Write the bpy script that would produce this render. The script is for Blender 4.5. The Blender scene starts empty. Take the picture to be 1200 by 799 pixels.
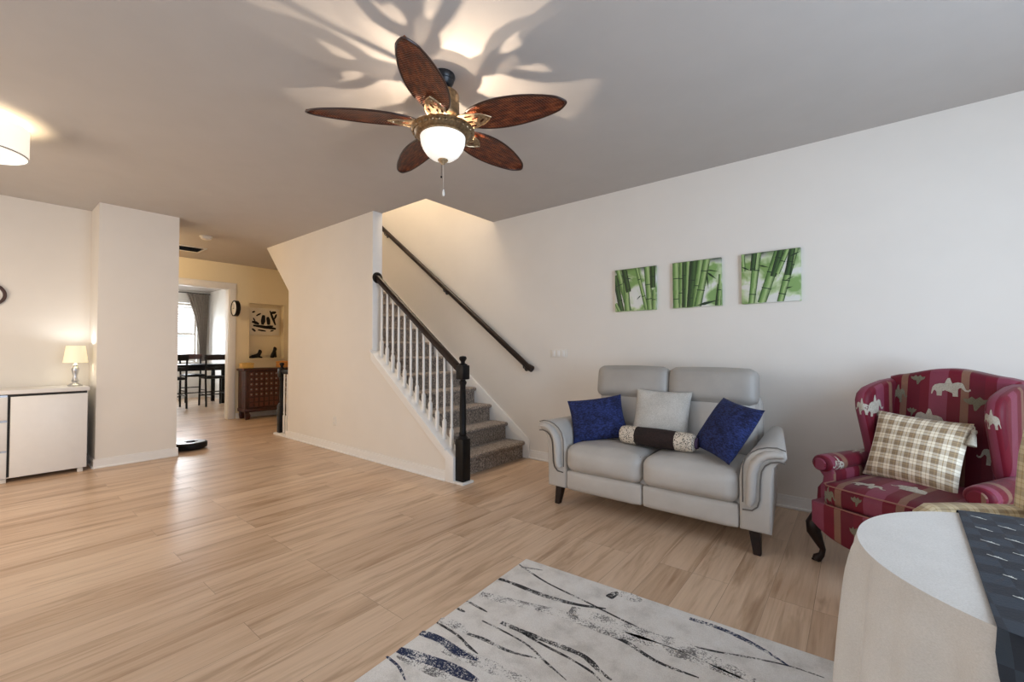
import bpy, bmesh, math, random
from mathutils import Vector, Matrix, noise
from mathutils.bvhtree import BVHTree
from mathutils.geometry import delaunay_2d_cdt
random.seed(7)
S = bpy.context.scene
COL = S.collection
R = math.radians
PI = math.pi

# ------------------------------------------------------------------ camera
YAW, PITCH, ROLL, FPX = 0.674788, 0.0213337, -0.0021955, 506.03
EYE = Vector((0, 0, 1.2))
_fw = Vector((-math.sin(YAW)*math.cos(PITCH), math.cos(YAW)*math.cos(PITCH), math.sin(PITCH)))
_r0 = Vector((math.cos(YAW), math.sin(YAW), 0)); _u0 = _r0.cross(_fw)
_rt = math.cos(ROLL)*_r0 + math.sin(ROLL)*_u0
_up = -math.sin(ROLL)*_r0 + math.cos(ROLL)*_u0
cam = bpy.data.objects.new('camera', bpy.data.cameras.new('camera'))
COL.objects.link(cam)
cam.matrix_world = Matrix(((_rt.x, _up.x, -_fw.x, EYE.x), (_rt.y, _up.y, -_fw.y, EYE.y), (_rt.z, _up.z, -_fw.z, EYE.z), (0, 0, 0, 1)))
cam.data.sensor_width = 36; cam.data.lens = FPX/1200*36; cam.data.clip_start = .02
S.camera = cam

def floor_pt(px, py, z=0.0):          # where the view ray of a photo pixel meets a height
    d = _rt*((px-600)/FPX) - _up*((py-399.5)/FPX) + _fw
    return EYE + d*((z-EYE.z)/d.z)

# ------------------------------------------------------------------ view and light
S.view_settings.view_transform = 'Standard'; S.view_settings.look = 'None'
S.view_settings.gamma = 1; S.view_settings.use_curve_mapping = False
S.view_settings.exposure = -0.55
S.cycles.max_bounces = 8; S.cycles.diffuse_bounces = 6; S.cycles.sample_clamp_indirect = 6
W = bpy.data.worlds.new('sky'); S.world = W; W.use_nodes = True
W.node_tree.nodes['Background'].inputs[0].default_value = (.80, .90, 1, 1)
W.node_tree.nodes['Background'].inputs[1].default_value = 1.6

def light(name, kind, loc, power, color=(1, 1, 1), target=None, size=None, radius=None, parent=None):
    d = bpy.data.lights.new(name, kind); d.energy = power; d.color = color
    o = bpy.data.objects.new(name, d); COL.objects.link(o); o.location = loc
    if target is not None:
        o.rotation_euler = (Vector(target)-Vector(loc)).to_track_quat('-Z', 'Y').to_euler()
    if size: d.shape = 'RECTANGLE'; d.size, d.size_y = size
    if radius is not None: d.shadow_soft_size = radius
    if parent: o.parent = parent
    return o
WARM = (1, .78, .52)
# daylight entering through the glazed openings (right wall, wall behind, dining window), plus an added warm fill
light('daylight_right', 'AREA', (1.93, 1.45, 1.45), 112, (.62, .79, 1), (0, 1.45, 1.40), (2.1, 1.7))
light('ground_bounce_right', 'AREA', (1.90, 1.50, .85), 34, (.68, .82, 1), (.6, 1.6, 2.74), (2.0, .6))
light('daylight_rear', 'AREA', (-1.4, -1.43, 1.25), 19, (.95, .95, 1), (-1.4, 3, 1.25), (2.6, 2.0))
light('warm_fill_rear_left', 'AREA', (-4.6, -1.43, 1.35), 54, (1, .80, .60), (-4.6, 3, 1.35), (1.8, 1.7))  # added fill, tinted like lamplight to warm the left walls
light('daylight_dining', 'AREA', (-13.58, 2.6, 1.70), 520, (.85, .93, 1), (-9, 2.6, 1.2), (2.0, 1.5))

# ------------------------------------------------------------------ nodes
class NT:
    def __init__(s, name):
        s.m = bpy.data.materials.new(name); s.m.use_nodes = True; s.t = s.m.node_tree
        s.b = s.t.nodes['Principled BSDF']
    def n(s, typ, **kw):
        k = s.t.nodes.new(typ)
        for a, v in kw.items(): setattr(k, a, v)
        return k
    def l(s, a, b): s.t.links.new(a, b)
    def val(s, inp, v):
        if isinstance(v, (int, float)): inp.default_value = v
        elif isinstance(v, (tuple, list)): inp.default_value = v if len(v) == len(inp.default_value) else (*v, 1)
        else: s.l(v, inp)
    def coord(s, out='Object', scale=(1, 1, 1), rot=(0, 0, 0), loc=(0, 0, 0)):
        t = s.n('ShaderNodeTexCoord'); m = s.n('ShaderNodeMapping')
        m.inputs['Scale'].default_value = scale; m.inputs['Rotation'].default_value = rot; m.inputs['Location'].default_value = loc
        s.l(t.outputs[out], m.inputs[0]); return m.outputs[0]
    def noise(s, vec, scale=5, detail=3, rough=.55, dist=0):
        k = s.n('ShaderNodeTexNoise'); s.l(vec, k.inputs['Vector'])
        k.inputs['Scale'].default_value = scale; k.inputs['Detail'].default_value = detail
        k.inputs['Roughness'].default_value = rough; k.inputs['Distortion'].default_value = dist
        return k.outputs[0]
    def ramp(s, fac, stops, mode='LINEAR'):
        k = s.n('ShaderNodeValToRGB'); s.l(fac, k.inputs[0]); e = k.color_ramp; e.interpolation = mode
        while len(e.elements) > 1: e.elements.remove(e.elements[-1])
        for i, (p, c) in enumerate(stops):
            el = e.elements[0] if i == 0 else e.elements.new(p)
            el.position = p; el.color = (*c, 1) if len(c) == 3 else c
        return k.outputs[0]
    def mix(s, fac, a, b, mode='MIX'):
        k = s.n('ShaderNodeMix', data_type='RGBA', blend_type=mode)
        s.val(k.inputs[0], fac); s.val(k.inputs[6], a); s.val(k.inputs[7], b); return k.outputs[2]
    def math(s, op, a, b=0.0):
        k = s.n('ShaderNodeMath', operation=op); s.val(k.inputs[0], a); s.val(k.inputs[1], b); return k.outputs[0]
    def sep(s, v):
        k = s.n('ShaderNodeSeparateXYZ'); s.l(v, k.inputs[0]); return k.outputs
    def comb(s, x, y, z=0.0):
        k = s.n('ShaderNodeCombineXYZ'); s.val(k.inputs[0], x); s.val(k.inputs[1], y); s.val(k.inputs[2], z); return k.outputs[0]
    def bump(s, h, strength=.2, dist=.01):
        k = s.n('ShaderNodeBump'); k.inputs['Strength'].default_value = strength; k.inputs['Distance'].default_value = dist
        s.l(h, k.inputs['Height']); s.l(k.outputs[0], s.b.inputs['Normal'])
    def done(s, col, rough=.5, metal=0, spec=None, sheen=0):
        s.val(s.b.inputs['Base Color'], col); s.val(s.b.inputs['Roughness'], rough); s.b.inputs['Metallic'].default_value = metal
        if spec is not None: s.b.inputs['Specular IOR Level'].default_value = spec
        if sheen: s.b.inputs['Sheen Weight'].default_value = sheen
        return s.m

def mottled(name, c, rough=.5, metal=0, var=.06, scale=12, bump=0, bscale=200, spec=None, sheen=0, bdist=.002):
    t = NT(name); v = t.coord()
    f = t.noise(v, scale)
    a = tuple(max(0, x*(1-var)) for x in c); b = tuple(min(1, x*(1+var)) for x in c)
    if bump: t.bump(t.noise(v, bscale, 2), bump, bdist)
    return t.done(t.ramp(f, [(.3, a), (.7, b)]), rough, metal, spec, sheen)

def emis(name, c, strength, base=(.9, .9, .85)):
    t = NT(name); t.b.inputs['Emission Color'].default_value = (*c, 1); t.b.inputs['Emission Strength'].default_value = strength
    return t.done(base, .4)

M = {}
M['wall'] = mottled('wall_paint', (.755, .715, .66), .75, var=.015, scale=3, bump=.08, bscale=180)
M['ceil'] = mottled('ceiling_paint_dimmed', (.485, .455, .43), .9, var=.02, scale=4, bump=.15, bscale=120)  # grey partly stands in for the weaker light on the ceiling
M['dwall'] = mottled('dining_paint', (.80, .79, .77), .75, var=.015, scale=3)
M['hall'] = mottled('hall_paint', (.79, .69, .48), .75, var=.015, scale=3)
M['white'] = mottled('white_trim', (.80, .79, .77), .4, var=.015)
M['black'] = mottled('black_lacquer', (.007, .006, .006), .42, var=.3, spec=.22)
M['espresso'] = mottled('espresso_wood', (.014, .006, .004), .40, var=.35, scale=30, spec=.25)
M['chest'] = mottled('mahogany', (.050, .013, .008), .35, var=.4, scale=25)
M['metal'] = mottled('brushed_steel', (.50, .50, .52), .3, 1, var=.1)
M['bronze'] = mottled('antique_bronze', (.26, .18, .10), .35, .85, var=.35, scale=60)
M['brass'] = mottled('aged_brass', (.50, .38, .24), .35, .8, var=.3, scale=80)
M['iron'] = mottled('dark_iron', (.015, .015, .018), .35, .3, var=.2)
M['cream'] = mottled('cream_plastic', (.75, .72, .66), .4, var=.02)
M['yellow'] = mottled('pale_yellow_wood', (.70, .45, .13), .5, var=.15)
M['orange'] = mottled('orange_wood', (.62, .27, .06), .5, var=.15)
M['gap_shade'] = mottled('dark_gap', (.03, .03, .03), .8)  # flat dark colour standing in for shade inside gaps, slots and vent

def mk_floor():
    t = NT('oak_plank'); v = t.coord('Object'); x, y, z = t.sep(v)
    b = t.n('ShaderNodeTexBrick'); b.offset = .37; b.offset_frequency = 3
    t.l(t.comb(y, x), b.inputs['Vector'])
    for k, q in (('Scale', 1), ('Mortar Size', .0012), ('Mortar Smooth', .3), ('Bias', 0), ('Brick Width', 1.22), ('Row Height', .178)): b.inputs[k].default_value = q
    b.inputs['Color1'].default_value = (0, 0, 0, 1); b.inputs['Color2'].default_value = (1, 1, 1, 1); b.inputs['Mortar'].default_value = (.5, .5, .5, 1)
    rnd = t.sep(b.outputs['Color'])[0]
    off = t.math('MULTIPLY', rnd, 37.0)
    g = t.comb(t.math('ADD', t.math('MULTIPLY', x, 8), off), t.math('MULTIPLY', y, .75), off)
    n1 = t.noise(g, 1.15, 4, .6, 1.0)
    n2 = t.noise(t.comb(t.math('MULTIPLY', x, 60), t.math('MULTIPLY', y, 2.2), off), 1.5, 4, .6)
    c = t.ramp(n1, [(.25, (.21, .105, .048)), (.37, (.40, .245, .14)), (.47, (.65, .46, .315)), (.74, (.78, .60, .445))])
    c = t.mix(.40, c, t.ramp(rnd, [(0, (.34, .205, .115)), (.35, (.62, .45, .315)), (.7, (.74, .57, .42)), (1, (.50, .34, .22))]))
    c = t.mix(.22, c, t.ramp(n2, [(.3, (.30, .18, .10)), (.65, (.66, .49, .345))]))
    c = t.mix(t.math('MULTIPLY', b.outputs['Fac'], .6), c, (.15, .085, .05))
    n3 = t.noise(t.comb(t.math('ADD', t.math('MULTIPLY', x, 13), off), t.math('MULTIPLY', y, 1.1), t.math('ADD', off, 5.0)), 1.5, 3, .5, .8)
    c = t.mix(t.ramp(n3, [(.57, (0, 0, 0)), (.74, (.5,)*3)]), c, (.27, .15, .075))
    t.bump(t.math('SUBTRACT', t.math('MULTIPLY', n2, .25), b.outputs['Fac']), .12, .002)
    return t.done(c, t.ramp(n1, [(.2, (.38,)*3), (.8, (.27,)*3)]), spec=.5)
M['floor'] = mk_floor()

def mk_carpet():
    t = NT('stair_carpet'); v = t.coord()
    n = t.noise(v, 62, 4, .75); n2 = t.noise(v, 22, 3)
    c = t.ramp(n, [(.34, (.030, .022, .018)), (.48, (.19, .145, .112)), (.62, (.52, .43, .35))])
    c = t.mix(t.math('MULTIPLY', n2, .3), c, (.20, .165, .14))
    t.bump(n, .9, .012); return t.done(c, .95, sheen=.3)
M['carpet'] = mk_carpet()

def mk_leather(name, c):
    t = NT(name); v = t.coord()
    vo = t.n('ShaderNodeTexVoronoi'); t.l(v, vo.inputs['Vector']); vo.inputs['Scale'].default_value = 260
    t.bump(t.math('ADD', vo.outputs['Distance'], t.noise(v, 7, 3)), .12, .004)
    return t.done(t.ramp(t.noise(v, 5, 4), [(.3, tuple(x*.93 for x in c)), (.7, tuple(min(1, x*1.05) for x in c))]), .42, spec=.4)
M['leather'] = mk_leather('grey_leather', (.47, .445, .415))
M['leather_dark'] = mk_leather('headrest_leather', (.36, .34, .315))
M['piping'] = mottled('dark_piping', (.13, .12, .11), .6)

def mk_weave(name, c1, c2, scale=120, rough=.9, bump=.5, big=8, sheen=.2, lo=.38, hi=.62):
    t = NT(name); v = t.coord()
    n = t.noise(t.coord('Object', (1, 1, 2.2)), scale, 3, .7); n2 = t.noise(v, big, 3)
    f = t.math('ADD', t.math('MULTIPLY', n, .7), t.math('MULTIPLY', n2, .3))
    t.bump(n, bump, .004)
    return t.done(t.ramp(f, [(lo, c1), (hi, c2)]), rough, sheen=sheen)
M['blue'] = mk_weave('blue_chenille', (.002, .004, .034), (.018, .036, .165), 55, big=17, sheen=0, lo=.43, hi=.60)
M['linen'] = mk_weave('grey_linen', (.40, .385, .35), (.64, .62, .58), 150)
M['velvet'] = mk_weave('dark_brown_velvet', (.008, .004, .003), (.028, .013, .011), 60, sheen=0)
M['plum'] = mottled('plum_trim', (.045, .025, .06), .8)
M['cloth'] = mk_weave('ivory_cloth', (.56, .52, .47), (.66, .62, .57), 260, bump=.25)

def mk_speckle():
    t = NT('speckled_fur'); v = t.coord(); vo = t.n('ShaderNodeTexVoronoi'); t.l(v, vo.inputs['Vector']); vo.inputs['Scale'].default_value = 105
    return t.done(t.ramp(vo.outputs['Distance'], [(.30, (.02, .014, .012)), (.42, (.62, .54, .44))]), .9)
M['speckle'] = mk_speckle()

def uvs(t): 
    k = t.n('ShaderNodeTexCoord'); return t.sep(k.outputs['UV'])
def bands(t, c, period, stops, shift=0.0):
    f = t.math('FRACT', t.math('DIVIDE', t.math('ADD', c, shift), period)); return t.ramp(f, stops, 'CONSTANT')

def mk_stripe():
    t = NT('crimson_stripe'); u, v, _ = uvs(t)
    cr, cr2, mv, tan = (.150, .003, .016), (.115, .002, .014), (.235, .045, .080), (.24, .125, .08)
    c = bands(t, u, .27, [(0, mv), (.30, cr), (.50, tan), (.62, cr2), (.84, cr)], .07+.27*10)
    n = t.noise(t.coord(), 160, 3); c = t.mix(t.math('MULTIPLY', n, .30), c, (.10, .004, .016))
    t.bump(n, .25, .003); return t.done(c, .55, spec=.3, sheen=.06)
M['stripe'] = mk_stripe()
M['motif'] = mk_weave('cream_embroidery', (.34, .30, .24), (.60, .56, .47), 150, bump=.8, sheen=0)
M['palm'] = mk_weave('olive_embroidery', (.13, .115, .075), (.22, .195, .13), 150, bump=.8)
M['welt'] = mottled('welt_cord', (.30, .13, .10), .7)

def mk_plaid(name, period, cols):
    t = NT(name); u, v, _ = uvs(t)
    st = [(0, cols[0]), (.24, cols[1]), (.30, cols[0]), (.5, cols[2]), (.80, cols[1]), (.86, cols[2])]
    a = bands(t, u, period, st, period*30); b = bands(t, v, period, st, period*30)
    n = t.noise(t.coord(), 190, 2)
    c = t.mix(.5, a, b); t.bump(n, .3, .002); return t.done(c, .85, sheen=.2)
M['plaid'] = mk_plaid('tan_plaid', .062, [(.68, .58, .38), (.50, .36, .16), (.36, .27, .16)])
M['gingham'] = mk_plaid('cream_gingham', .058, [(.90, .82, .66), (.50, .36, .18), (.30, .215, .13)])

def mk_navy():
    t = NT('navy_check'); u, v, _ = uvs(t)
    a = t.math('GREATER_THAN', t.math('FRACT', t.math('DIVIDE', u, .092)), .5); b = t.math('GREATER_THAN', t.math('FRACT', t.math('DIVIDE', v, .10)), .5)
    ch = t.math('ABSOLUTE', t.math('SUBTRACT', a, b))
    c = t.mix(ch, (.007, .012, .022), (.019, .030, .046))
    n = t.noise(t.coord(), 220, 2); t.bump(n, .25, .002)
    return t.done(c, .55, spec=.4)
M['navy'] = mk_navy()
M['navymark'] = mottled('grey_print', (.55, .55, .50), .7)

def mk_rug():
    t = NT('rug_pile'); v = t.coord(); n = t.noise(v, 9, 5, .6); f = t.noise(v, 260, 2)
    c = t.ramp(n, [(.32, (.64, .62, .59)), (.5, (.86, .84, .81)), (.66, (.92, .91, .89))])
    c = t.mix(.25, c, t.ramp(f, [(.35, (.35, .34, .33)), (.65, (.78, .77, .75))])); t.bump(f, .6, .006)
    return t.done(c, .95, sheen=.2)
M['rug'] = mk_rug()
def mk_vein(name, ink, cover):
    t = NT(name); v = t.coord(); f = t.noise(v, 170, 3, .7); g = t.noise(v, 14, 3)
    q = t.math('ADD', t.math('MULTIPLY', f, .65), t.math('MULTIPLY', g, .45))
    k = t.ramp(q, [(cover-.035, (1, 1, 1)), (cover+.035, (0, 0, 0))])
    t.bump(f, .6, .006); return t.done(t.mix(k, (.80, .785, .76), ink), .95)
M['vein'] = mk_vein('rug_grey_vein', (.030, .030, .034), .60)
M['vein_soft'] = mk_vein('rug_soft_vein', (.17, .165, .165), .515)
M['vein_navy'] = mk_vein('rug_navy_vein', (.012, .024, .075), .60)

def mk_blade():
    t = NT('woven_cane_blade'); u, v, _ = uvs(t)
    w = t.math('MULTIPLY', t.math('SINE', t.math('MULTIPLY', u, 420)), t.math('SINE', t.math('MULTIPLY', v, 190)))
    n = t.noise(t.coord('UV', (6, 22, 1)), 2.2, 4, .6)
    c = t.ramp(n, [(.34, (.035, .007, .004)), (.5, (.120, .024, .009)), (.66, (.27, .080, .026))])
    c = t.mix(t.math('MULTIPLY', t.math('ADD', w, 1), .09), c, (.020, .006, .004)); t.bump(w, .5, .003)
    return t.done(c, .32, spec=.5)
M['blade'] = mk_blade()
M['bladerim'] = mottled('blade_edge', (.035, .012, .007), .35)
M['bowl'] = emis('lit_frosted_glass', (1, .96, .90), .78)
M['drum'] = emis('lit_drum_shade', (1, .90, .76), 1.0)
M['drumlens'] = emis('lit_diffuser', (1, .93, .80), .95)
M['shade'] = emis('lit_cream_shade', (1, .88, .55), .52, (.85, .80, .62))
M['curtain'] = mottled('taupe_curtain', (.42, .37, .33), .85, var=.12, scale=40)
M['canvas_green'] = None
def mk_canvas(seed):
    t = NT('bamboo_wash'); v = t.coord('UV', loc=(seed*3.1, 0, 0)); u, w, _ = uvs(t)
    n = t.noise(v, 7, 3, .5, .4)
    c = t.ramp(n, [(.40, (.20, .34, .10)), (.50, (.48, .58, .34)), (.57, (.66, .67, .62))])
    k = t.ramp(t.math('ADD', w, t.math('MULTIPLY', n, .10)), [(.205, (0, 0, 0)), (.26, (1, 1, 1))])
    return t.done(t.mix(k, c, (.015, .045, .012)), .45)
def mk_stalk(name, a, b, c):
    t = NT(name); u, v, _ = uvs(t); n = t.noise(t.coord('UV', (1, 14, 1)), 2.5, 3)
    q = t.math('ADD', u, t.math('MULTIPLY', t.math('SUBTRACT', n, .5), .35))
    return t.done(t.ramp(q, [(.05, a), (.35, b), (.62, c), (.95, a)]), .45)
M['stalk'] = mk_stalk('bamboo_green', (.030, .090, .016), (.17, .31, .08), (.38, .52, .22))
M['stalk_dark'] = mk_stalk('bamboo_dark', (.003, .014, .003), (.016, .055, .010), (.055, .13, .028))
M['leaf'] = mottled('bamboo_leaf', (.010, .035, .010), .5, var=.4)
M['artwhite'] = mottled('art_paper', (.74, .68, .55), .6, var=.03)
def mk_glass():
    t = NT('window_glass'); tr = t.n('ShaderNodeBsdfTransparent'); gl = t.n('ShaderNodeBsdfGlossy'); mx = t.n('ShaderNodeMixShader')
    gl.inputs['Roughness'].default_value = .02; mx.inputs[0].default_value = .06
    t.l(tr.outputs[0], mx.inputs[1]); t.l(gl.outputs[0], mx.inputs[2]); t.l(mx.outputs[0], t.t.nodes['Material Output'].inputs['Surface'])
    return t.m
M['glass'] = mk_glass()

# ------------------------------------------------------------------ mesh builder
class MB:
    def __init__(s): s.bm = bmesh.new(); s.uvl = s.bm.loops.layers.uv.new('UVMap'); s.done = set()
    def _fin(s, geom_faces, mi):
        for f in geom_faces: f.material_index = mi
    def box(s, x0, x1, y0, y1, z0, z1, bev=0, mi=0, mat=None, seg=2):
        n0 = set(s.bm.faces)
        r = bmesh.ops.create_cube(s.bm, size=1)
        T = Matrix.Translation(((x0+x1)/2, (y0+y1)/2, (z0+z1)/2)) @ Matrix.Diagonal((abs(x1-x0), abs(y1-y0), abs(z1-z0), 1))
        bmesh.ops.transform(s.bm, matrix=T, verts=r['verts'])
        if bev:
            e = list({e for v in r['verts'] for e in v.link_edges})
            bmesh.ops.bevel(s.bm, geom=e, offset=bev, segments=seg, profile=.5, affect='EDGES', clamp_overlap=True)
        new = [f for f in s.bm.faces if f not in n0]
        if mat is not None: bmesh.ops.transform(s.bm, matrix=mat, verts=list({v for f in new for v in f.verts}))
        s._fin(new, mi); return new
    def prism(s, poly, axis, a, b, bev=0, mi=0, mat=None, seg=2):
        # poly of (p,q): axis 'y' -> (x,z), axis 'x' -> (y,z), axis 'z' -> (x,y)
        n0 = set(s.bm.faces)
        def P(p, q, t): return {'y': (p, t, q), 'x': (t, p, q), 'z': (p, q, t)}[axis]
        va = [s.bm.verts.new(P(p, q, a)) for p, q in poly]; vb = [s.bm.verts.new(P(p, q, b)) for p, q in poly]
        fs = [s.bm.faces.new(va), s.bm.faces.new(vb)]
        n = len(poly)
        for i in range(n): fs.append(s.bm.faces.new((va[i], va[(i+1) % n], vb[(i+1) % n], vb[i])))
        bmesh.ops.recalc_face_normals(s.bm, faces=fs)
        if bev:
            caps = [e for f in fs[:2] for e in f.edges]
            bmesh.ops.bevel(s.bm, geom=caps, offset=bev, segments=seg, profile=.5, affect='EDGES', clamp_overlap=True)
        new = [f for f in s.bm.faces if f not in n0]
        big = [f for f in new if len(f.verts) > 4]
        bmesh.ops.triangulate(s.bm, faces=big)
        new = [f for f in s.bm.faces if f not in n0]
        if mat is not None: bmesh.ops.transform(s.bm, matrix=mat, verts=list({v for f in new for v in f.verts}))
        s._fin(new, mi); return new
    def tube(s, pts, r, n=10, mi=0, closed=False, flat=1.0):
        pts = [Vector(p) for p in pts]; N = len(pts); rr = r if isinstance(r, (list, tuple)) else [r]*N
        rings = []; prev = None; fs = []
        for i, p in enumerate(pts):
            a = pts[(i-1) % N] if (closed or i > 0) else p; b = pts[(i+1) % N] if (closed or i < N-1) else p
            t = (b-a).normalized()
            if prev is None:
                q = Vector((0, 0, 1)) if abs(t.z) < .9 else Vector((1, 0, 0)); prev = t.cross(q).normalized()
            x = (prev - t*prev.dot(t)).normalized(); y = t.cross(x); prev = x
            rings.append([s.bm.verts.new(p + (x*math.cos(2*PI*k/n) + y*math.sin(2*PI*k/n)*flat)*rr[i]) for k in range(n)])
        for i in range(N if closed else N-1):
            A, B = rings[i], rings[(i+1) % N]
            for k in range(n): fs.append(s.bm.faces.new((A[k], A[(k+1) % n], B[(k+1) % n], B[k])))
        if not closed: fs.append(s.bm.faces.new(rings[0][::-1])); fs.append(s.bm.faces.new(rings[-1]))
        s._fin(fs, mi); return fs
    def lathe(s, prof, n=24, c=(0, 0, 0), mi=0, mat=None):
        rings = []; fs = []; nv = []
        for r, z in prof:
            if r < 1e-5: ring = [s.bm.verts.new((c[0], c[1], c[2]+z))]
            else: ring = [s.bm.verts.new((c[0]+r*math.cos(2*PI*k/n), c[1]+r*math.sin(2*PI*k/n), c[2]+z)) for k in range(n)]
            rings.append(ring); nv += ring
        for A, B in zip(rings, rings[1:]):
            for k in range(n):
                a0, a1 = A[k % len(A)], A[(k+1) % len(A)]; b0, b1 = B[k % len(B)], B[(k+1) % len(B)]
                q = []
                for v in (a0, a1, b1, b0):
                    if v not in q: q.append(v)
                if len(q) > 2:
                    try: fs.append(s.bm.faces.new(q))
                    except ValueError: pass
        if mat is not None: bmesh.ops.transform(s.bm, matrix=mat, verts=nv)
        s._fin(fs, mi); return fs
    def grid(s, fn, nu, nv, mi=0, uv=None, wrap=False):
        V = [[s.bm.verts.new(fn(i/nu, j/nv)) for j in range(nv+1)] for i in range(nu if wrap else nu+1)]
        fs = []
        for i in range(nu):
            for j in range(nv):
                I = (i+1) % nu if wrap else i+1
                f = s.bm.faces.new((V[i][j], V[I][j], V[I][j+1], V[i][j+1])); f.material_index = mi; fs.append(f)
                if uv:
                    for lp, (a, b) in zip(f.loops, ((i, j), (i+1, j), (i+1, j+1), (i, j+1))): lp[s.uvl].uv = uv(a/nu, b/nv)
                    s.done.add(f)
        return fs
    def rbox(s, c, size, r, crown=(0, 0, 0), n=14, mat=None, mi=0, warp=None):
        # soft upholstered block: rounded box with crowned faces
        v0 = set(s.bm.verts); r0 = bmesh.ops.create_cube(s.bm, size=2)
        fs = list({f for v in r0['verts'] for f in v.link_faces})
        rr = bmesh.ops.subdivide_edges(s.bm, edges=list({e for f in fs for e in f.edges}), cuts=n, use_grid_fill=True)
        seen = set(s.bm.verts)-v0
        H = Vector(size)/2
        for v in seen:
            p = v.co.copy(); q = Vector((p.x*H.x, p.y*H.y, p.z*H.z))
            cr = Vector((crown[0]*(1-p.y**2)*(1-p.z**2)*p.x, crown[1]*(1-p.x**2)*(1-p.z**2)*p.y, crown[2]*(1-p.x**2)*(1-p.y**2)*p.z))
            i = Vector([max(-(H[k]-r), min(H[k]-r, q[k])) for k in range(3)])
            d = q-i
            if d.length > 1e-6: q = i + d.normalized()*min(r, max(abs(d.x), abs(d.y), abs(d.z)))
            q += cr
            if warp: q = warp(q)
            v.co = q + Vector(c)
        nf = list({f for v in seen for f in v.link_faces})
        if mat is not None: bmesh.ops.transform(s.bm, matrix=mat, verts=list(seen))
        s._fin(nf, mi); return nf
    def patch(s, poly, place, bvh, axis, off=.0012, mi=1, cuts=2):
        # a woven motif laid on a surface: 2D outline -> 3D by place(), pressed along axis onto bvh
        t = bmesh.new(); f = t.faces.new([t.verts.new(place(*p)) for p in poly]); bmesh.ops.triangulate(t, faces=[f])
        bmesh.ops.subdivide_edges(t, edges=t.edges[:], cuts=cuts)
        ax = Vector(axis); new = {}
        for v in t.verts:
            h = bvh.ray_cast(v.co - ax*.6, ax)
            if h[0] is not None: new[v] = s.bm.verts.new(h[0] - ax*off)
        for q in t.faces:
            if all(v in new for v in q.verts):
                g = s.bm.faces.new([new[v] for v in q.verts]); g.material_index = mi
        t.free()
    def bvh(s): s.bm.normal_update(); return BVHTree.FromBMesh(s.bm)
    def build(s, name, mats, parent=None, origin=None, sharp=40, recalc=True, local=True):
        bm = s.bm
        if recalc: bmesh.ops.recalc_face_normals(bm, faces=bm.faces[:])
        bm.normal_update()
        for f in bm.faces:
            if f in s.done: continue
            nx, ny, nz = (abs(q) for q in f.normal)
            for lp in f.loops:
                c = lp.vert.co
                lp[s.uvl].uv = (c.y, c.z) if nx > ny and nx > nz else ((c.x, c.z) if ny > nz else (c.x, c.y))
        o_ = Vector(origin) if origin is not None else None
        if o_ is not None:
            for v in bm.verts: v.co -= o_
        me = bpy.data.meshes.new(name); bm.to_mesh(me); bm.free()
        for m in (mats if isinstance(mats, (list, tuple)) else [mats]): me.materials.append(m)
        me.polygons.foreach_set('use_smooth', [True]*len(me.polygons)); me.set_sharp_from_angle(angle=R(sharp))
        o = bpy.data.objects.new(name, me); COL.objects.link(o)
        if parent is not None: o.parent = parent
        elif o_ is not None: o.location = o_
        return o

def tag(o, label=None, cat=None, group=None, kind=None):
    if label: o['label'] = label
    if cat: o['category'] = cat
    if group: o['group'] = group
    if kind: o['kind'] = kind
    return o
def thing(name, loc, label, cat, rz=0, group=None):
    o = bpy.data.objects.new(name, None); COL.objects.link(o); o.location = loc; o.rotation_euler = (0, 0, rz); o.empty_display_size = .1
    return tag(o, label, cat, group)
def struct(o, label=None, cat=None): return tag(o, label, cat, kind='structure')
def copy_thing(src, loc, rz=None, label=None):
    c = src.copy(); COL.objects.link(c); c.location = loc
    if rz is not None: c.rotation_euler = (0, 0, rz)
    if label: c['label'] = label
    for ch in [o for o in COL.objects if o.parent == src]:
        d = ch.copy(); COL.objects.link(d); d.parent = c
        for g in [o for o in COL.objects if o.parent == ch]:
            e = g.copy(); COL.objects.link(e); e.parent = d
    return c

# ================================================================== ROOM SHELL
H = 2.74
YB = 3.89          # plane of the long picture wall
XR, YR = 2.0, -1.5 # right wall, wall behind the viewer
XL = -6.56         # lamp wall
XP = -6.10         # face of the projecting pillar
XD = -8.63         # wall with the opening to the dining room
XF = -13.35        # dining room window wall
SW0, SW1 = 2.74, 2.855   # stair wall faces
HX0, HX1 = -6.89, -3.40  # stair opening in the ceiling

m = MB(); m.box(XF-.2, XR+.2, YR-.2, YB+.15, -.15, 0); struct(m.build('floor', M['floor']))
m = MB()
m.box(HX1, XR+.2, YR-.2, YB+.15, H, H+.28); m.box(HX0, HX1, YR-.2, SW1, H, H+.28); m.box(XF-.2, HX0, YR-.2, YB+.15, H, H+.28)
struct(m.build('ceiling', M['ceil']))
# picture wall
m = MB(); m.box(-8.64, XR+.2, YB, YB+.15, 0, H); m.box(-7.6, HX1+.12, YB, YB+.15, H, 5.5); struct(m.build('wall_back', M['wall']))
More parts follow.
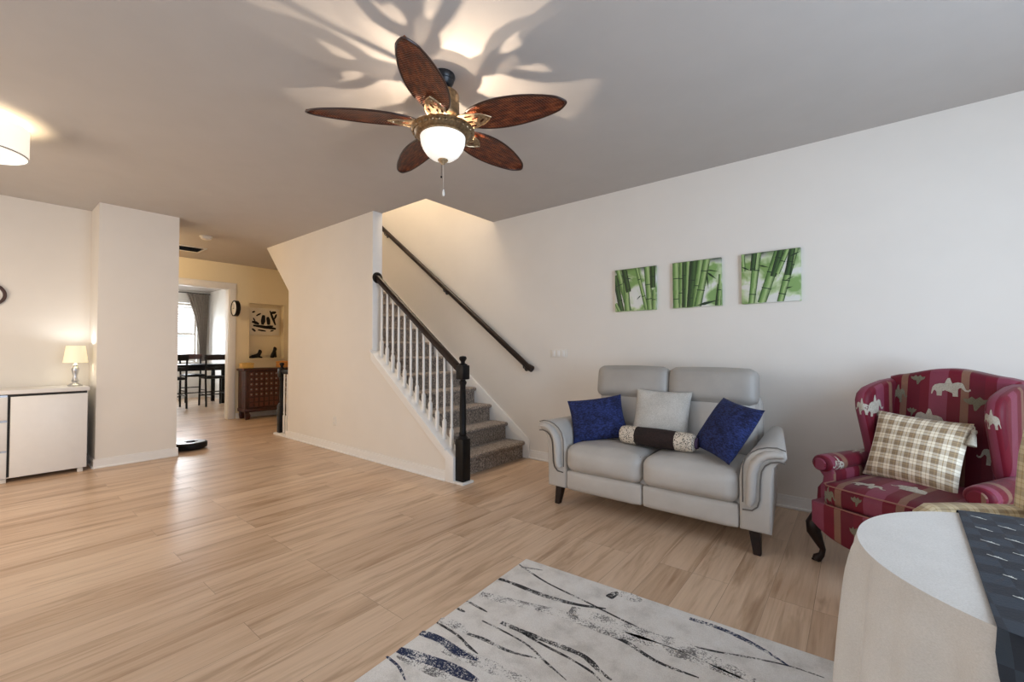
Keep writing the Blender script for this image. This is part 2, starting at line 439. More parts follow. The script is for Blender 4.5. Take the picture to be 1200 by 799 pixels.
# right wall with a window, wall behind with glazed door and window
def wall_with_hole(name, axis, p0, p1, a0, a1, z1, holes, mat):
    m = MB(); xs = sorted({a0, a1, *[h[0] for h in holes], *[h[1] for h in holes]})
    for i in range(len(xs)-1):
        l, r = xs[i], xs[i+1]; hs = [h for h in holes if h[0] <= l and h[1] >= r]
        segs = [(0, z1)] if not hs else [(0, hs[0][2]), (hs[0][3], z1)]
        for lo, hi in segs:
            if hi-lo > 1e-4:
                if axis == 'x': m.box(p0, p1, l, r, lo, hi)
                else: m.box(l, r, p0, p1, lo, hi)
    bmesh.ops.remove_doubles(m.bm, verts=m.bm.verts[:], dist=1e-5)
    return struct(m.build(name, mat))
wall_with_hole('wall_right', 'x', XR, XR+.15, YR, YB, H, [(.5, 2.6, .6, 2.3)], M['wall'])
wall_with_hole('wall_front', 'y', YR-.15, YR, XL, XR, H, [(-2.7, -.1, .04, 2.25), (-5.5, -3.7, .6, 2.2)], M['wall'])
m = MB(); m.box(XL-.12, XL, YR-.15, .80, 0, H); struct(m.build('wall_left', M['wall']))
m = MB(); m.box(-6.75, XP, .80, 1.475, 0, H); struct(m.build('wall_pillar', M['wall']))
# stair wall: full height part with its sloping under-stair corner, and the knee wall under the balusters
ZS = lambda x: 1.10 - .755*(x+4.16)          # lower edge of the sloped white trim
m = MB()
m.prism([(-4.16, 0), (-4.16, H+.25), (HX0-.01, H+.25), (HX0-.01, H-.005), (-6.17, 2.03), (-6.17, 0)], 'y', SW0, SW1)
m.prism([(-4.16, 0), (-4.16, 1.12), (-2.97, ZS(-2.97)+.02), (-2.97, 0)], 'y', SW0, SW1)
struct(m.build('wall_stair', M['wall']))
m = MB()
m.box(-7.6, HX1+.1, SW0, SW1, H+.25, 5.5); m.box(HX1, HX1+.1, SW1, YB, H+.28, 5.5); m.box(-7.7, -7.6, SW0, YB+.15, H+.28, 5.5)
m.box(-7.7, HX1+.1, SW0, YB+.15, 5.5, 5.6); struct(m.build('wall_stairwell', M['wall']))
m = MB()
m.prism([(-6.17, 2.03), (HX0, H), (HX0, H+.2), (-6.17, 2.23)], 'y', SW1, YB); m.box(-6.17, -6.09, SW1, YB, 0, 2.12)  # upright box below the soffit is added to block light leaks
struct(m.build('soffit_and_light_stop', M['hall']))
# hall and dining room
OY0, OY1, OZ = 1.55, 2.82, 2.30
NY0, NY1, NZ0, NZ1 = 3.14, 3.74, 1.06, 2.07
m = MB()
for y0, y1, z0, z1 in ((-.4, OY0, 0, H), (OY0, OY1, OZ, H), (OY1, NY0, 0, H), (NY0, NY1, 0, NZ0), (NY0, NY1, NZ1, H), (NY1, YB, 0, H)):
    m.box(XD-.13, XD, y0, y1, z0, z1)
m.box(XD-.13, XD-.115, NY0-.02, NY1+.02, NZ0-.02, NZ1+.02)
bmesh.ops.remove_doubles(m.bm, verts=m.bm.verts[:], dist=1e-5)
struct(m.build('wall_hall', M['hall']))
m = MB(); m.box(XD-.13, -6.75, -.5, -.4, 0, H); struct(m.build('wall_foyer', M['hall']))
m = MB(); m.box(XF, XD-.13, YB, YB+.15, 0, H); m.box(XF, XD-.13, .25, .4, 0, H); struct(m.build('wall_dining_side', M['dwall']))
wall_with_hole('wall_dining', 'x', XF-.15, XF, .4, YB, H, [(1.35, 3.62, .92, 2.42)], M['dwall'])
# the small step of wall on the picture wall behind the chest keeps its own colour
BH = .095
def baseboard(name, runs):
    m = MB()
    for (x0, y0), (x1, y1), (nx, ny) in runs:
        t = .014
        ax, bx = sorted((x0, x1)); ay, by = sorted((y0, y1))
        if nx: ax, bx = (x0, x0+nx*t); 
        if ny: ay, by = (y0, y0+ny*t)
        ax, bx = min(ax, bx), max(ax, bx); ay, by = min(ay, by), max(ay, by)
        m.box(ax, bx, ay, by, 0, BH-.02); m.box(ax+.003*(nx < 0), bx-.003*(nx > 0), ay+.003*(ny < 0), by-.003*(ny > 0), BH-.02, BH)
        s = .011
        m.box(ax-s*(nx < 0), bx+s*(nx > 0), ay-s*(ny < 0), by+s*(ny > 0), 0, .018, bev=.004)
    struct(m.build(name, M['white']))
baseboard('baseboard_back', [((-2.86, YB), (XR, YB), (0, -1)), ((-8.6, YB), (-6.2, YB), (0, -1))])
baseboard('baseboard_right', [((XR, YR), (XR, YB), (-1, 0))])
baseboard('baseboard_left', [((XL, YR), (XL, .80), (1, 0))])
baseboard('baseboard_pillar', [((XP, .786), (XP, 1.489), (1, 0)), ((XL, .80), (XP, .80), (0, -1)), ((-6.75, 1.475), (XP, 1.475), (0, 1))])
baseboard('baseboard_stair', [((-6.17, SW0), (-2.97, SW0), (0, -1)), ((-6.17, SW0-.014), (-6.17, SW1), (-1, 0))])
baseboard('baseboard_hall', [((XD, 2.93), (XD, YB), (1, 0))])
baseboard('baseboard_dining', [((XF, .4), (XF, YB), (1, 0)), ((XF, YB), (XD-.13, YB), (0, -1))])

# cased opening to the dining room
m = MB(); c = .095
for y0, y1 in ((OY1-.005, OY1+c), (OY0-c, OY0+.005)):
    m.box(XD, XD+.02, y0, y1, 0, OZ-.005, bev=.004); m.box(XD-.15, XD-.13, y0, y1, 0, OZ-.005, bev=.004)
m.box(XD, XD+.02, OY0-c, OY1+c, OZ-.005, OZ+c, bev=.004); m.box(XD, XD+.03, OY0-c-.01, OY1+c+.01, OZ+c-.02, OZ+c, bev=.004)
m.box(XD-.131, XD+.001, OY1-.016, OY1+.002, 0, OZ); m.box(XD-.131, XD+.001, OY0-.002, OY0+.016, 0, OZ); m.box(XD-.131, XD+.001, OY0, OY1, OZ-.016, OZ+.002)
struct(m.build('trim_1', M['white']))
# niche surround
m = MB(); t = .02
for a in ((NY0-t, NY0, NZ0-t, NZ1+t), (NY1, NY1+t, NZ0-t, NZ1+t), (NY0, NY1, NZ1, NZ1+t)): m.box(XD, XD+.008, *a)
m.box(XD-.115, XD+.025, NY0-t, NY1+t, NZ0-.022, NZ0, bev=.004)
struct(m.build('trim_2', M['hall']))

# windows (the glazed openings the daylight comes through)
def window(name, axis, p, a0, a1, z0, z1, cols, rows, sgn):
    fr = MB(); w = .06
    def bx(m, l, r, lo, hi, d0, d1, bev=.004):
        d0, d1 = sorted((p+sgn*d0, p+sgn*d1))
        if axis == 'x': m.box(d0, d1, l, r, lo, hi, bev)
        else: m.box(l, r, d0, d1, lo, hi, bev)
    bx(fr, a0, a0+w, z0, z1, -.11, -.03); bx(fr, a1-w, a1, z0, z1, -.11, -.03); bx(fr, a0, a1, z1-w, z1, -.11, -.03); bx(fr, a0, a1, z0, z0+w, -.11, -.03)
    for i in range(1, cols): q = a0+(a1-a0)*i/cols; bx(fr, q-.02, q+.02, z0, z1, -.10, -.04)
    for i in range(1, rows): q = z0+(z1-z0)*i/rows; bx(fr, a0, a1, q-.02, q+.02, -.095, -.045)
    o = struct(fr.build(name, M['white']))
    g = MB(); bx(g, a0+w*.5, a1-w*.5, z0+w*.5, z1-w*.5, -.075, -.069, 0); g.build('pane', M['glass'], o)
    if z0 > .3:
        k = MB(); bx(k, a0-.08, a1+.08, z0-.03, z0, -.02, .05); k.build('window_sill', M['white'], o)
    k = MB()
    for l, r, lo, hi in ((a0-.09, a0, z0, z1+.09), (a1, a1+.09, z0, z1+.09), (a0, a1, z1, z1+.09)): bx(k, l, r, lo, hi, 0, .02)
    k.build('window_casing', M['white'], o); return o
window('window_1', 'x', XR, .5, 2.6, .6, 2.3, 2, 2, -1)
window('window_2', 'y', YR, -5.5, -3.7, .6, 2.2, 2, 2, 1)
window('window_3', 'y', YR, -2.7, -.1, .04, 2.25, 2, 1, 1)
w4 = window('window_4', 'x', XF, 1.35, 3.62, .92, 2.42, 3, 1, 1)
for a0, a1 in ((1.37, 2.11), (2.11, 2.86), (2.86, 3.60)):        # louvred shutters
    k = MB(); d0, d1 = XF+.025, XF+.055
    k.box(d0, d1, a0, a0+.05, .93, 2.41); k.box(d0, d1, a1-.05, a1, .93, 2.41)
    for z in (.93, 1.60, 2.35): k.box(d0, d1, a0+.05, a1-.05, z, z+.06)
    z = 1.02
    while z < 2.32:
        if not 1.55 < z < 1.68: k.box(-.030, .030, a0+.05, a1-.05, -.004, .004, mat=Matrix.Translation((XF+.04, 0, z)) @ Matrix.Rotation(R(38), 4, 'Y'))
        z += .056
    k.build('shutter', M['white'], w4)

# ================================================================== STAIRCASE
RUN, RISE, N0 = .2478, .187, -2.912
NX = lambda i: N0 - RUN*(i-1)
stair = thing('staircase', (-2.95, 3.37, 0), 'brown carpeted staircase rising to the left beside the picture wall', 'staircase')
so = Vector(stair.location)
for i in range(1, 14):
    k = MB(); x = NX(i); z = RISE*i
    prof = [(x-.03, z-RISE), (x-.032, z-.045), (x-.008, z-.042), (x+.003, z-.028), (x+.004, z-.016), (x-.006, z-.003), (x-.022, z), (x-RUN-.032, z), (x-RUN-.032, z-RISE)]
    k.prism(prof, 'y', SW1+.004, YB-.026)
    bmesh.ops.translate(k.bm, verts=k.bm.verts[:], vec=-so); k.build('carpeted_step', M['carpet'], stair, sharp=50)
# white skirt board on the wall, sloped trim and end board of the knee wall
m = MB()
ZK = lambda x: RISE + .745*(N0-x) + .065
m.prism([(-2.86, 0), (-2.86, .20), (-2.90, ZK(-2.90)), (-6.6, ZK(-6.6)), (-6.6, ZK(-6.6)-.5), (-3.2, .05), (-3.1, 0)], 'y', YB-.024, YB, bev=.004)
struct(m.build('trim_3', M['white']))
m = MB()
m.prism([(-4.16, ZS(-4.16)), (-4.16, ZS(-4.16)+.10), (-2.97, ZS(-2.97)+.10), (-2.86, ZS(-2.97)+.03), (-2.86, 0), (-2.97, 0), (-2.97, ZS(-2.97))], 'y', SW0-.018, SW1+.002, bev=.004)
m.prism([(-4.16, ZS(-4.16)+.085), (-4.16, ZS(-4.16)+.105), (-2.96, ZS(-2.96)+.105), (-2.96, ZS(-2.96)+.085)], 'y', SW0-.03, SW1+.003, bev=.004)
m.box(-4.16, -4.148, SW0-.002, SW1+.002, ZS(-4.16)+.1, H, bev=.003)
struct(m.build('trim_4', M['white']))

def newel_bm(m, x, y, h, base, w=.098):
    b = w/2
    m.box(x-b, x+b, y-b, y+b, .02, base, bev=.006)
    m.lathe([(0, base), (b*.95, base), (b*.95, base+.012), (b*.62, base+.03), (b*.72, base+.045), (b*.60, base+.07), (b*.66, base+.3*(h-base)), (b*.52, h-.27), (b*.70, h-.25), (b*.70, h-.235), (b*.5, h-.225), (b*.5, h-.2), (0, h-.2)], 20, (x, y, 0))
    m.box(x-b*.92, x+b*.92, y-b*.92, y+b*.92, h-.215, h-.085, bev=.008)
    m.lathe([(0, h-.09), (b*.85, h-.088), (b*.85, h-.078), (b*.40, h-.066), (b*.40, h-.052), (b*.66, h-.036), (b*.74, h-.022), (b*.58, h-.006), (0, h)], 20, (x, y, 0))
def baluster_bm(m, x, y, z0, z1, tall=.30):
    b = .0155; q = z0+tall*.6
    m.box(x-b, x+b, y-b, y+b, z0, q, bev=.002)
    L = z1-q
    m.lathe([(0, q-.002), (b*1.1, q), (b*1.1, q+.010), (b*.6, q+.022), (b*.95, q+.040), (b*.72, q+.075), (b*.86, q+.3*L), (b*.68, z1-.02), (b*.68, z1), (0, z1)], 12, (x, y, 0))
rail = thing('stair_railing', (-2.81, 2.795, 0), 'stair railing with black newel post, dark handrail and white balusters', 'railing')
ro = Vector(rail.location)
def part(mb, name, mat, root, sharp=40):
    bmesh.ops.translate(mb.bm, verts=mb.bm.verts[:], vec=-Vector(root.location)); return mb.build(name, mat, root, sharp=sharp)
k = MB(); k.box(-2.81-.07, -2.81+.07, 2.795-.07, 2.795+.07, 0, .022, bev=.004); tag(part(k, 'newel_foot', M['white'], rail), 'white floor plate')
k = MB(); newel_bm(k, -2.81, 2.795, 1.15, .40); part(k, 'newel_post', M['black'], rail)
HR = lambda x: 1.035 - .755*(x+2.86)
def rail_profile(m, p0, p1, w=.030, h=.032):
    d = (Vector(p1)-Vector(p0)); up = Vector((0, 0, 1)); t = d.normalized(); sd = t.cross(up).normalized(); u2 = sd.cross(t)
    prof = [(-.6, -1), (.6, -1), (.75, -.5), (1, -.1), (1, .45), (.7, .85), (.25, 1), (-.25, 1), (-.7, .85), (-1, .45), (-1, -.1), (-.75, -.5)]
    A = [m.bm.verts.new(Vector(p0)+sd*a*w+u2*b*h) for a, b in prof]; B = [m.bm.verts.new(Vector(p1)+sd*a*w+u2*b*h) for a, b in prof]
    n = len(prof)
    for i in range(n): m.bm.faces.new((A[i], A[(i+1) % n], B[(i+1) % n], B[i]))
    m.bm.faces.new(A[::-1]); m.bm.faces.new(B)
k = MB(); rail_profile(k, (-2.83, 2.795, HR(-2.83)), (-4.145, 2.795, HR(-4.145))); part(k, 'handrail', M['espresso'], rail)
k = MB(); k.lathe([(0, 0), (.062, 0), (.062, .008), (.050, .018), (0, .018)], 24, mat=Matrix.Translation((-4.148, 2.795, HR(-4.145))) @ Matrix.Rotation(R(90), 4, 'Y')); part(k, 'rosette', M['black'], rail)
for i in range(12):
    x = -2.955-.1005*i; k = MB(); baluster_bm(k, x, 2.795, ZS(x)+.088, HR(x)-.022); part(k, 'baluster', M['white'], rail)
# rail fixed to the picture wall
wr = thing('wall_handrail', (-2.80, 3.82, 1.0), 'dark sloping handrail fixed on the wall above the stairs', 'handrail')
WZ = lambda x: .995 - .742*(x+2.80)
k = MB(); k.tube([(-2.80, 3.82, WZ(-2.80)), (-5.9, 3.82, WZ(-5.9))], .031, 16); k.tube([(-2.775, 3.82, WZ(-2.80)-.002), (-2.83, 3.82, WZ(-2.83))], .036, 16); part(k, 'rail', M['espresso'], wr)
for x in (-2.90, -4.2, -5.5):
    k = MB(); k.tube([(x, 3.82, WZ(x)-.02), (x, 3.83, WZ(x)-.065), (x, 3.888, WZ(x)-.075)], .008, 8)
    k.lathe([(0, 0), (.03, 0), (.03, .006), (0, .010)], 16, mat=Matrix.Translation((x, 3.889, WZ(x)-.075)) @ Matrix.Rotation(R(90), 4, 'X')); part(k, 'bracket', M['iron'], wr)
# short guard rail in the hall
gr = thing('guard_railing', (-6.49, 2.795, 0), 'short guard rail with black newel at the far end of stair wall', 'railing')
k = MB(); k.box(-6.57, -6.18, 2.72, 2.86, 0, .03, bev=.004); tag(part(k, 'base_shoe', M['white'], gr), 'white base board')
k = MB(); newel_bm(k, -6.49, 2.795, 1.03, .42, .09); part(k, 'newel_post', M['black'], gr)
k = MB(); rail_profile(k, (-6.49, 2.795, .90), (-6.175, 2.795, .90)); part(k, 'handrail', M['black'], gr)
for x in (-6.40, -6.31, -6.22):
    k = MB(); baluster_bm(k, x, 2.795, .03, .88, .4); part(k, 'baluster', M['white'], gr)

# ================================================================== LOVESEAT
sofa = thing('loveseat', (-1.165, 3.3, 0), 'pale grey leather two-seat reclining sofa with dark tapered legs against the picture wall', 'sofa')
SX = -1.165
def sp(mb, name, mat, sharp=40, root=sofa): return part(mb, name, mat, root, sharp)
IN, FY, BY = .600, 2.865, 3.74           # half inner width, front plane, rear plane
# base frame
k = MB(); k.box(SX-IN-.02, SX+IN+.02, FY+.05, BY-.05, .135, .33, bev=.015); sp(k, 'base_frame', M['leather'])
for sx in (-1, 1):
    c = SX+sx*IN/2
    k = MB(); k.rbox((c, FY+.035, .205), (IN-.006, .075, .150), .022, (0, .010, 0), 8); sp(k, 'footrest_panel', M['leather'])
    # seat cushion with waterfall front
    def warp(q, sx=sx):
        q = q.copy(); f = max(0, (-q.y-.18)/.2)
        q.z -= .030*f*f if q.z > 0 else 0
        return q
    k = MB(); k.rbox((c, FY+.255, .375), (IN-.004, .56, .205), .065, (0, .022, .022), 14, warp=warp); cu = sp(k, 'seat_cushion', M['leather'])
    k = MB()
    pts = [Vector((c+sx_*(IN/2-.02), FY+.03+.012*abs(sx_)**2, .456+.008*(1-sx_*sx_))) for sx_ in [i/8-1 for i in range(17)]]
    k.tube(pts, .0035, 6); sp(k, 'seam', M['piping'])
    # leaning back cushion and headrest
    k = MB(); k.rbox((0, 0, 0), (IN-.004, .20, .46), .06, (0, .030, 0), 12, mat=Matrix.Translation((c, 3.475, .64)) @ Matrix.Rotation(R(-13), 4, 'X')); sp(k, 'back_cushion', M['leather'])
    k = MB(); k.rbox((0, 0, 0), (IN+.012, .17, .262), .055, (.004, .022, .010), 12, mat=Matrix.Translation((c+sx*.008, 3.475, .928)) @ Matrix.Rotation(R(-9), 4, 'X')); sp(k, 'headrest', M['leather_dark'])
# rear shell
k = MB(); k.rbox((SX, 3.64, .50), (2*IN+.03, .16, .72), .05, (0, .01, 0), 10); sp(k, 'rear_shell', M['leather'])
def arm_profile(s):      # (outward offset from the inner face, z)
    return [(0, .135), (.165, .135), (.168, .30), (.172, .44), (.182, .52), (.205, .552), (.232, .562), (.246, .582), (.244, .612), (.225, .632), (.19, .640), (.145, .638), (.10, .624), (.062, .598), (.032, .560), (.012, .51), (0, .44)]
for s in (-1, 1):
    P = [(SX+s*(IN+a), z) for a, z in arm_profile(s)]
    k = MB(); k.prism(P, 'y', FY, BY-.02, bev=.018, seg=4)
    for v in k.bm.verts: v.co.x -= s*.115*max(0, (v.co.y-FY-.04)/.82)*max(0, min(1, s*(v.co.x-SX)-IN)/.246)
    sp(k, 'arm', M['leather'], 60)
    # padded roll along the front edge of the arm
    cl = [(.232, .600), (.200, .603), (.155, .596), (.115, .572), (.088, .535), (.072, .48), (.068, .42), (.066, .36), (.062, .32), (.050, .292)]
    k = MB(); k.tube([(SX+s*(IN+a), FY-.002, z) for a, z in cl], [.026, .036, .040, .042, .043, .043, .043, .042, .040, .032], 14, flat=.62); sp(k, 'arm_roll', M['leather'], 70)
    cl2 = [(.240, .560), (.205, .563), (.168, .553), (.140, .53), (.122, .495), (.115, .44), (.112, .38), (.110, .33), (.098, .288), (.070, .262), (.02, .258)]
    k = MB(); k.tube([(SX+s*(IN+a), FY-.008, z) for a, z in cl2], .0045, 6); sp(k, 'piping', M['piping'])
    cl3 = [(.242, .628), (.20, .641), (.15, .637), (.105, .622), (.066, .596), (.037, .56), (.022, .51), (.020, .44), (.020, .30)]
    k = MB(); k.tube([(SX+s*(IN+a), FY-.002, z) for a, z in cl3], .0035, 6); sp(k, 'piping', M['piping'])
    for y, dy in ((2.915, -.02), (3.66, .02)):
        x = SX+s*(IN+(.075 if y < 3 else .02)); k = MB(); x2 = x+s*.015; y2 = y+dy
        a, b = .030, .020
        top = [(x-a, y-a), (x+a, y-a), (x+a, y+a), (x-a, y+a)]; bot = [(x2-b, y2-b), (x2+b, y2-b), (x2+b, y2+b), (x2-b, y2+b)]
        vt = [k.bm.verts.new((p, q, .14)) for p, q in top]; vb = [k.bm.verts.new((p, q, 0)) for p, q in bot]
        k.bm.faces.new(vt); k.bm.faces.new(vb[::-1])
        for i in range(4): k.bm.faces.new((vt[i], vt[(i+1) % 4], vb[(i+1) % 4], vb[i]))
        bmesh.ops.bevel(k.bm, geom=k.bm.edges[:], offset=.003, segments=2, affect='EDGES'); sp(k, 'leg', M['espresso'])

# ------------------------------------------------------------------ cushions
def pillow_bm(w, h, t, seed=0, pinch=.07, wr=.006, mi=0, n=30, top=None):
    m = MB()
    def f(side):
        def g(a, b):
            u, v = 2*a-1, 2*b-1
            e = max(0, (1-abs(u)**2.6)*(1-abs(v)**2.6))
            x = u*w/2*(1-pinch*(1-v*v)); z = v*h/2*(1-pinch*(1-u*u))
            d = t/2*e**.55 + wr*noise.noise(Vector((x*9+seed, z*9, side*3.0)))*e
            return Vector((x, side*d, z))
        return g
    for side in (-1, 1): m.grid(f(side), n, n, mi, uv=lambda a, b: (a*w+.01, b*h+.01))
    bmesh.ops.remove_doubles(m.bm, verts=m.bm.verts[:], dist=1e-5)
    edge = [(u, -1) for u in [i/n*2-1 for i in range(n)]] + [(1, v) for v in [i/n*2-1 for i in range(n)]] + [(-u, 1) for u in [i/n*2-1 for i in range(n)]] + [(-1, -v) for v in [i/n*2-1 for i in range(n)]]
    return m, [Vector((u*w/2*(1-pinch*(1-v*v)), 0, v*h/2*(1-pinch*(1-u*u)))) for u, v in edge]
def pillow(name, loc, rot, w, h, t, mat, label, cat='cushion', group=None, seed=0, pinch=.07, wr=.006):
    m, _ = pillow_bm(w, h, t, seed, pinch, wr); o = m.build(name, mat, sharp=75)
    o.location = loc; o.rotation_euler = [R(q) for q in rot]; o.rotation_mode = 'ZYX' if False else 'XYZ'
    return tag(o, label, cat, group)
def orient(o, loc, yaw, lean, roll):       # roll in its own plane, lean back, then turn about the vertical
    o.matrix_world = Matrix.Translation(loc) @ Matrix.Rotation(R(yaw), 4, 'Z') @ Matrix.Rotation(R(-lean), 4, 'X') @ Matrix.Rotation(R(roll), 4, 'Y')
p = pillow('blue_cushion', (0, 0, 0), (0, 0, 0), .44, .37, .15, M['blue'], 'deep blue textured cushion leaning on the left arm of grey loveseat', group=None, seed=3)
orient(p, (-1.64, 3.15, .648), 28, 30, -9)
p = pillow('blue_cushion', (0, 0, 0), (0, 0, 0), .41, .40, .15, M['blue'], 'deep blue textured cushion tipped against the right arm of grey loveseat', seed=9)
orient(p, (-.68, 3.09, .682), -40, 34, 6)
p = pillow('linen_cushion', (0, 0, 0), (0, 0, 0), .42, .42, .13, M['linen'], 'pale grey linen cushion standing in the middle of the loveseat', seed=5, pinch=.05)
orient(p, (-1.175, 3.275, .690), 2, 20, 1)
bo = thing('bolster', (-1.14, 3.085, .565), 'dark brown velvet bolster with speckled ends lying on the loveseat', 'cushion', R(-2))
def cap(m, x0, x1, r, s, mi=0): m.lathe([(0, 0), (r*.55, .001), (r*.88, .012), (r*.97, .03), (r, .06), (r, abs(x1-x0)), (0, abs(x1-x0))], 28, mat=Matrix.Translation((x0, 0, 0)) @ Matrix.Rotation(R(90*s), 4, 'Y'), mi=mi)
k = MB(); k.lathe([(0, -.145), (.066, -.145), (.068, -.07), (.069, 0), (.068, .07), (.066, .145), (0, .145)], 28, mat=Matrix.Rotation(R(90), 4, 'Y')); k.build('middle_cover', M['velvet'], bo)
for s in (-1, 1): k = MB(); cap(k, s*.275, s*.143, .066, -s); tag(k.build('end_cover', M['speckle'], bo), 'speckled cream end')
k = MB(); k.lathe([(0, 0), (.034, .002), (.040, .012), (.034, .022), (0, .024)], 20, mat=Matrix.Translation((.268, 0, 0)) @ Matrix.Rotation(R(90), 4, 'Y')); k.build('end_button', M['plum'], bo)

# ================================================================== CRIMSON WING CHAIR
AC = thing('wing_armchair', (.090, 2.850, 0), 'crimson striped wing armchair with woven elephants and dark curved legs', 'armchair', R(-26))
ELE = [(.05, .50), (.10, .62), (.22, .69), (.36, .70), (.39, .84), (.43, .98), (.49, 1.0), (.52, .86), (.56, .70), (.62, .75), (.70, .79), (.80, .75), (.85, .64), (.87, .52), (.90, .42), (.95, .39), (1.0, .46), (1.02, .38), (.96, .31), (.88, .33), (.82, .42), (.78, .50), (.73, .47), (.70, .38), (.70, .20), (.71, .03), (.58, .03), (.57, .20), (.53, .34), (.38, .34), (.31, .28), (.30, .03), (.17, .03), (.16, .24), (.10, .34), (.07, .25), (.04, .10), (.015, .12), (.03, .34)]
PALM = [(.46, 0), (.54, 0), (.54, .45), (.72, .42), (.95, .62), (1, .85), (.8, .80), (.66, 1), (.5, .82), (.34, 1), (.2, .80), (0, .85), (.05, .62), (.28, .42), (.46, .45)]
def motif(m, bv, poly, c, w, h, plane, flip=1, mi=1, rot=0, back=False):
    cr, sr = math.cos(R(rot)), math.sin(R(rot))
    def place(a, b):
        p, q = flip*(a-.5)*w, (b-.5)*h; p, q = p*cr-q*sr, p*sr+q*cr
        if plane == 'xz': return (c[0]+p, c[1], c[2]+q)
        if plane == 'xy': return (c[0]+p, c[1]+q, c[2])
        return (c[0], c[1]+p, c[2]+q)
    ax = {'xz': (0, 1, 0), 'xy': (0, 0, -1), 'yz': (1, 0, 0), 'yz-': (-1, 0, 0)}[plane]
    if plane == 'yz-':
        pl = place; place = lambda a, b: (c[0], c[1]+flip*(a-.5)*w*cr, c[2]+(b-.5)*h)
    m.patch(poly, place, bv, ax, mi=mi)
FAB = [M['stripe'], M['motif'], M['palm']]
# back with camel top
def camel(n=24, w=.275):
    o = []
    for i in range(n+1):
        x = -w+2*w*i/n; t = abs(x)/w
        o.append((x, 1.045+.045*(.5+.5*math.cos(PI*min(1, t/.95))) - .012*max(0, t-.85)/.15))
    return o
k = MB(); top = camel(); k.prism([(-.275, .34)] + top + [(.275, .34)], 'y', .60, .735, bev=.042, seg=5)
bmesh.ops.subdivide_edges(k.bm, edges=[e for e in k.bm.edges if e.calc_length() > .12], cuts=2)
for v in k.bm.verts: v.co.y += (v.co.z-.45)*.17 - .018*math.cos(v.co.x/.275*PI/2)*(1 if v.co.y < .66 else 0)
bv = k.bvh()
motif(k, bv, ELE, (.020, .2, .985), .165, .105, 'xz')
motif(k, bv, ELE, (-.07, .2, .80), .155, .115, 'xz', -1)
motif(k, bv, ELE, (-.215, .2, .93), .085, .11, 'xz', 1, 2)
motif(k, bv, ELE, (.235, .2, .885), .12, .13, 'xz', 1)
motif(k, bv, ELE, (.20, .2, .645), .12, .11, 'xz', -1)
motif(k, bv, PALM, (-.125, .2, 1.02), .07, .055, 'xz', 1, 2); motif(k, bv, PALM, (.125, .2, .905), .10, .075, 'xz', 1, 2)
motif(k, bv, PALM, (-.145, .2, .83), .045, .05, 'xz', 1, 2)
k.build('backrest', FAB, AC, sharp=60)
# wings
for s in (-1, 1):
    k = MB()
    out = [(.66, .50), (.50, .535), (.455, .58), (.425, .66), (.385, .76), (.352, .84), (.345, .90), (.362, .945), (.41, .975), (.49, .995), (.58, 1.012), (.68, 1.02), (.72, .98), (.72, .55)]
    k.prism(out, 'x', s*.232, s*.305, bev=.030, seg=5)
    bmesh.ops.subdivide_edges(k.bm, edges=[e for e in k.bm.edges if e.calc_length() > .10], cuts=2)
    for v in k.bm.verts: v.co.x += s*(.006*max(0, (.62-v.co.y))/.2) ; v.co.y += (v.co.z-.45)*.06
    bv = k.bvh()
    if s < 0: motif(k, bv, ELE, (0, .46, .865), .15, .13, 'yz-', 1)
    motif(k, bv, ELE, (0, .2, .86) if False else (s*.268, .2, .86), .065, .10, 'xz', -1)
    k.build('wing', FAB, AC, sharp=60)
# arms: rolled top over a padded panel
for s in (-1, 1):
    k = MB(); cx = .315
    k.prism([(s*a, z) for a, z in ((.265, .30), (.265, .50), (.285, .54), (.345, .54), (.352, .50), (.330, .47), (.335, .44), (.362, .40), (.368, .33), (.352, .25), (.27, .25))], 'y', .085, .68, bev=.016, seg=3); k.build('arm_panel', FAB, AC, sharp=60)
    k = MB(); n = 20; ys = [.052, .056, .066, .082, .12, .2, .3, .4, .5, .60, .66]; rs = [.006, .030, .044, .050, .051, .050, .049, .048, .047, .046, .045]
    def f(a, b, s=s): 
        j = b*(len(ys)-1); i = int(min(j, len(ys)-2)); t = j-i; y = ys[i]*(1-t)+ys[i+1]*t; r = rs[i]*(1-t)+rs[i+1]*t
        return Vector((s*(cx+.006)+r*1.18*math.cos(2*PI*a), y, .548+r*math.sin(2*PI*a)-.02*(y-.06)))
    k.grid(f, n, 20, 0, uv=lambda a, b: (.62*b+.05, a*.3), wrap=True)
    bv = k.bvh()
    if s < 0:
        motif(k, bv, ELE, (-.255, .12, .545), .10, .085, 'yz-', 1) if False else motif(k, bv, ELE, (-.2, .125, .548), .10, .085, 'yz-', -1)
        motif(k, bv, ELE, (-.315, .42, .8), .06, .16, 'xy', 1)
    k.build('arm_roll', FAB, AC, sharp=60)
    k = MB(); k.lathe([(0, 0), (.030, .0), (.036, .006), (.030, .012), (0, .013)], 20, mat=Matrix.Translation((s*(cx+.006), .050, .547)) @ Matrix.Rotation(R(90), 4, 'X')) ; k.build('scroll_disc', M['stripe'], AC)
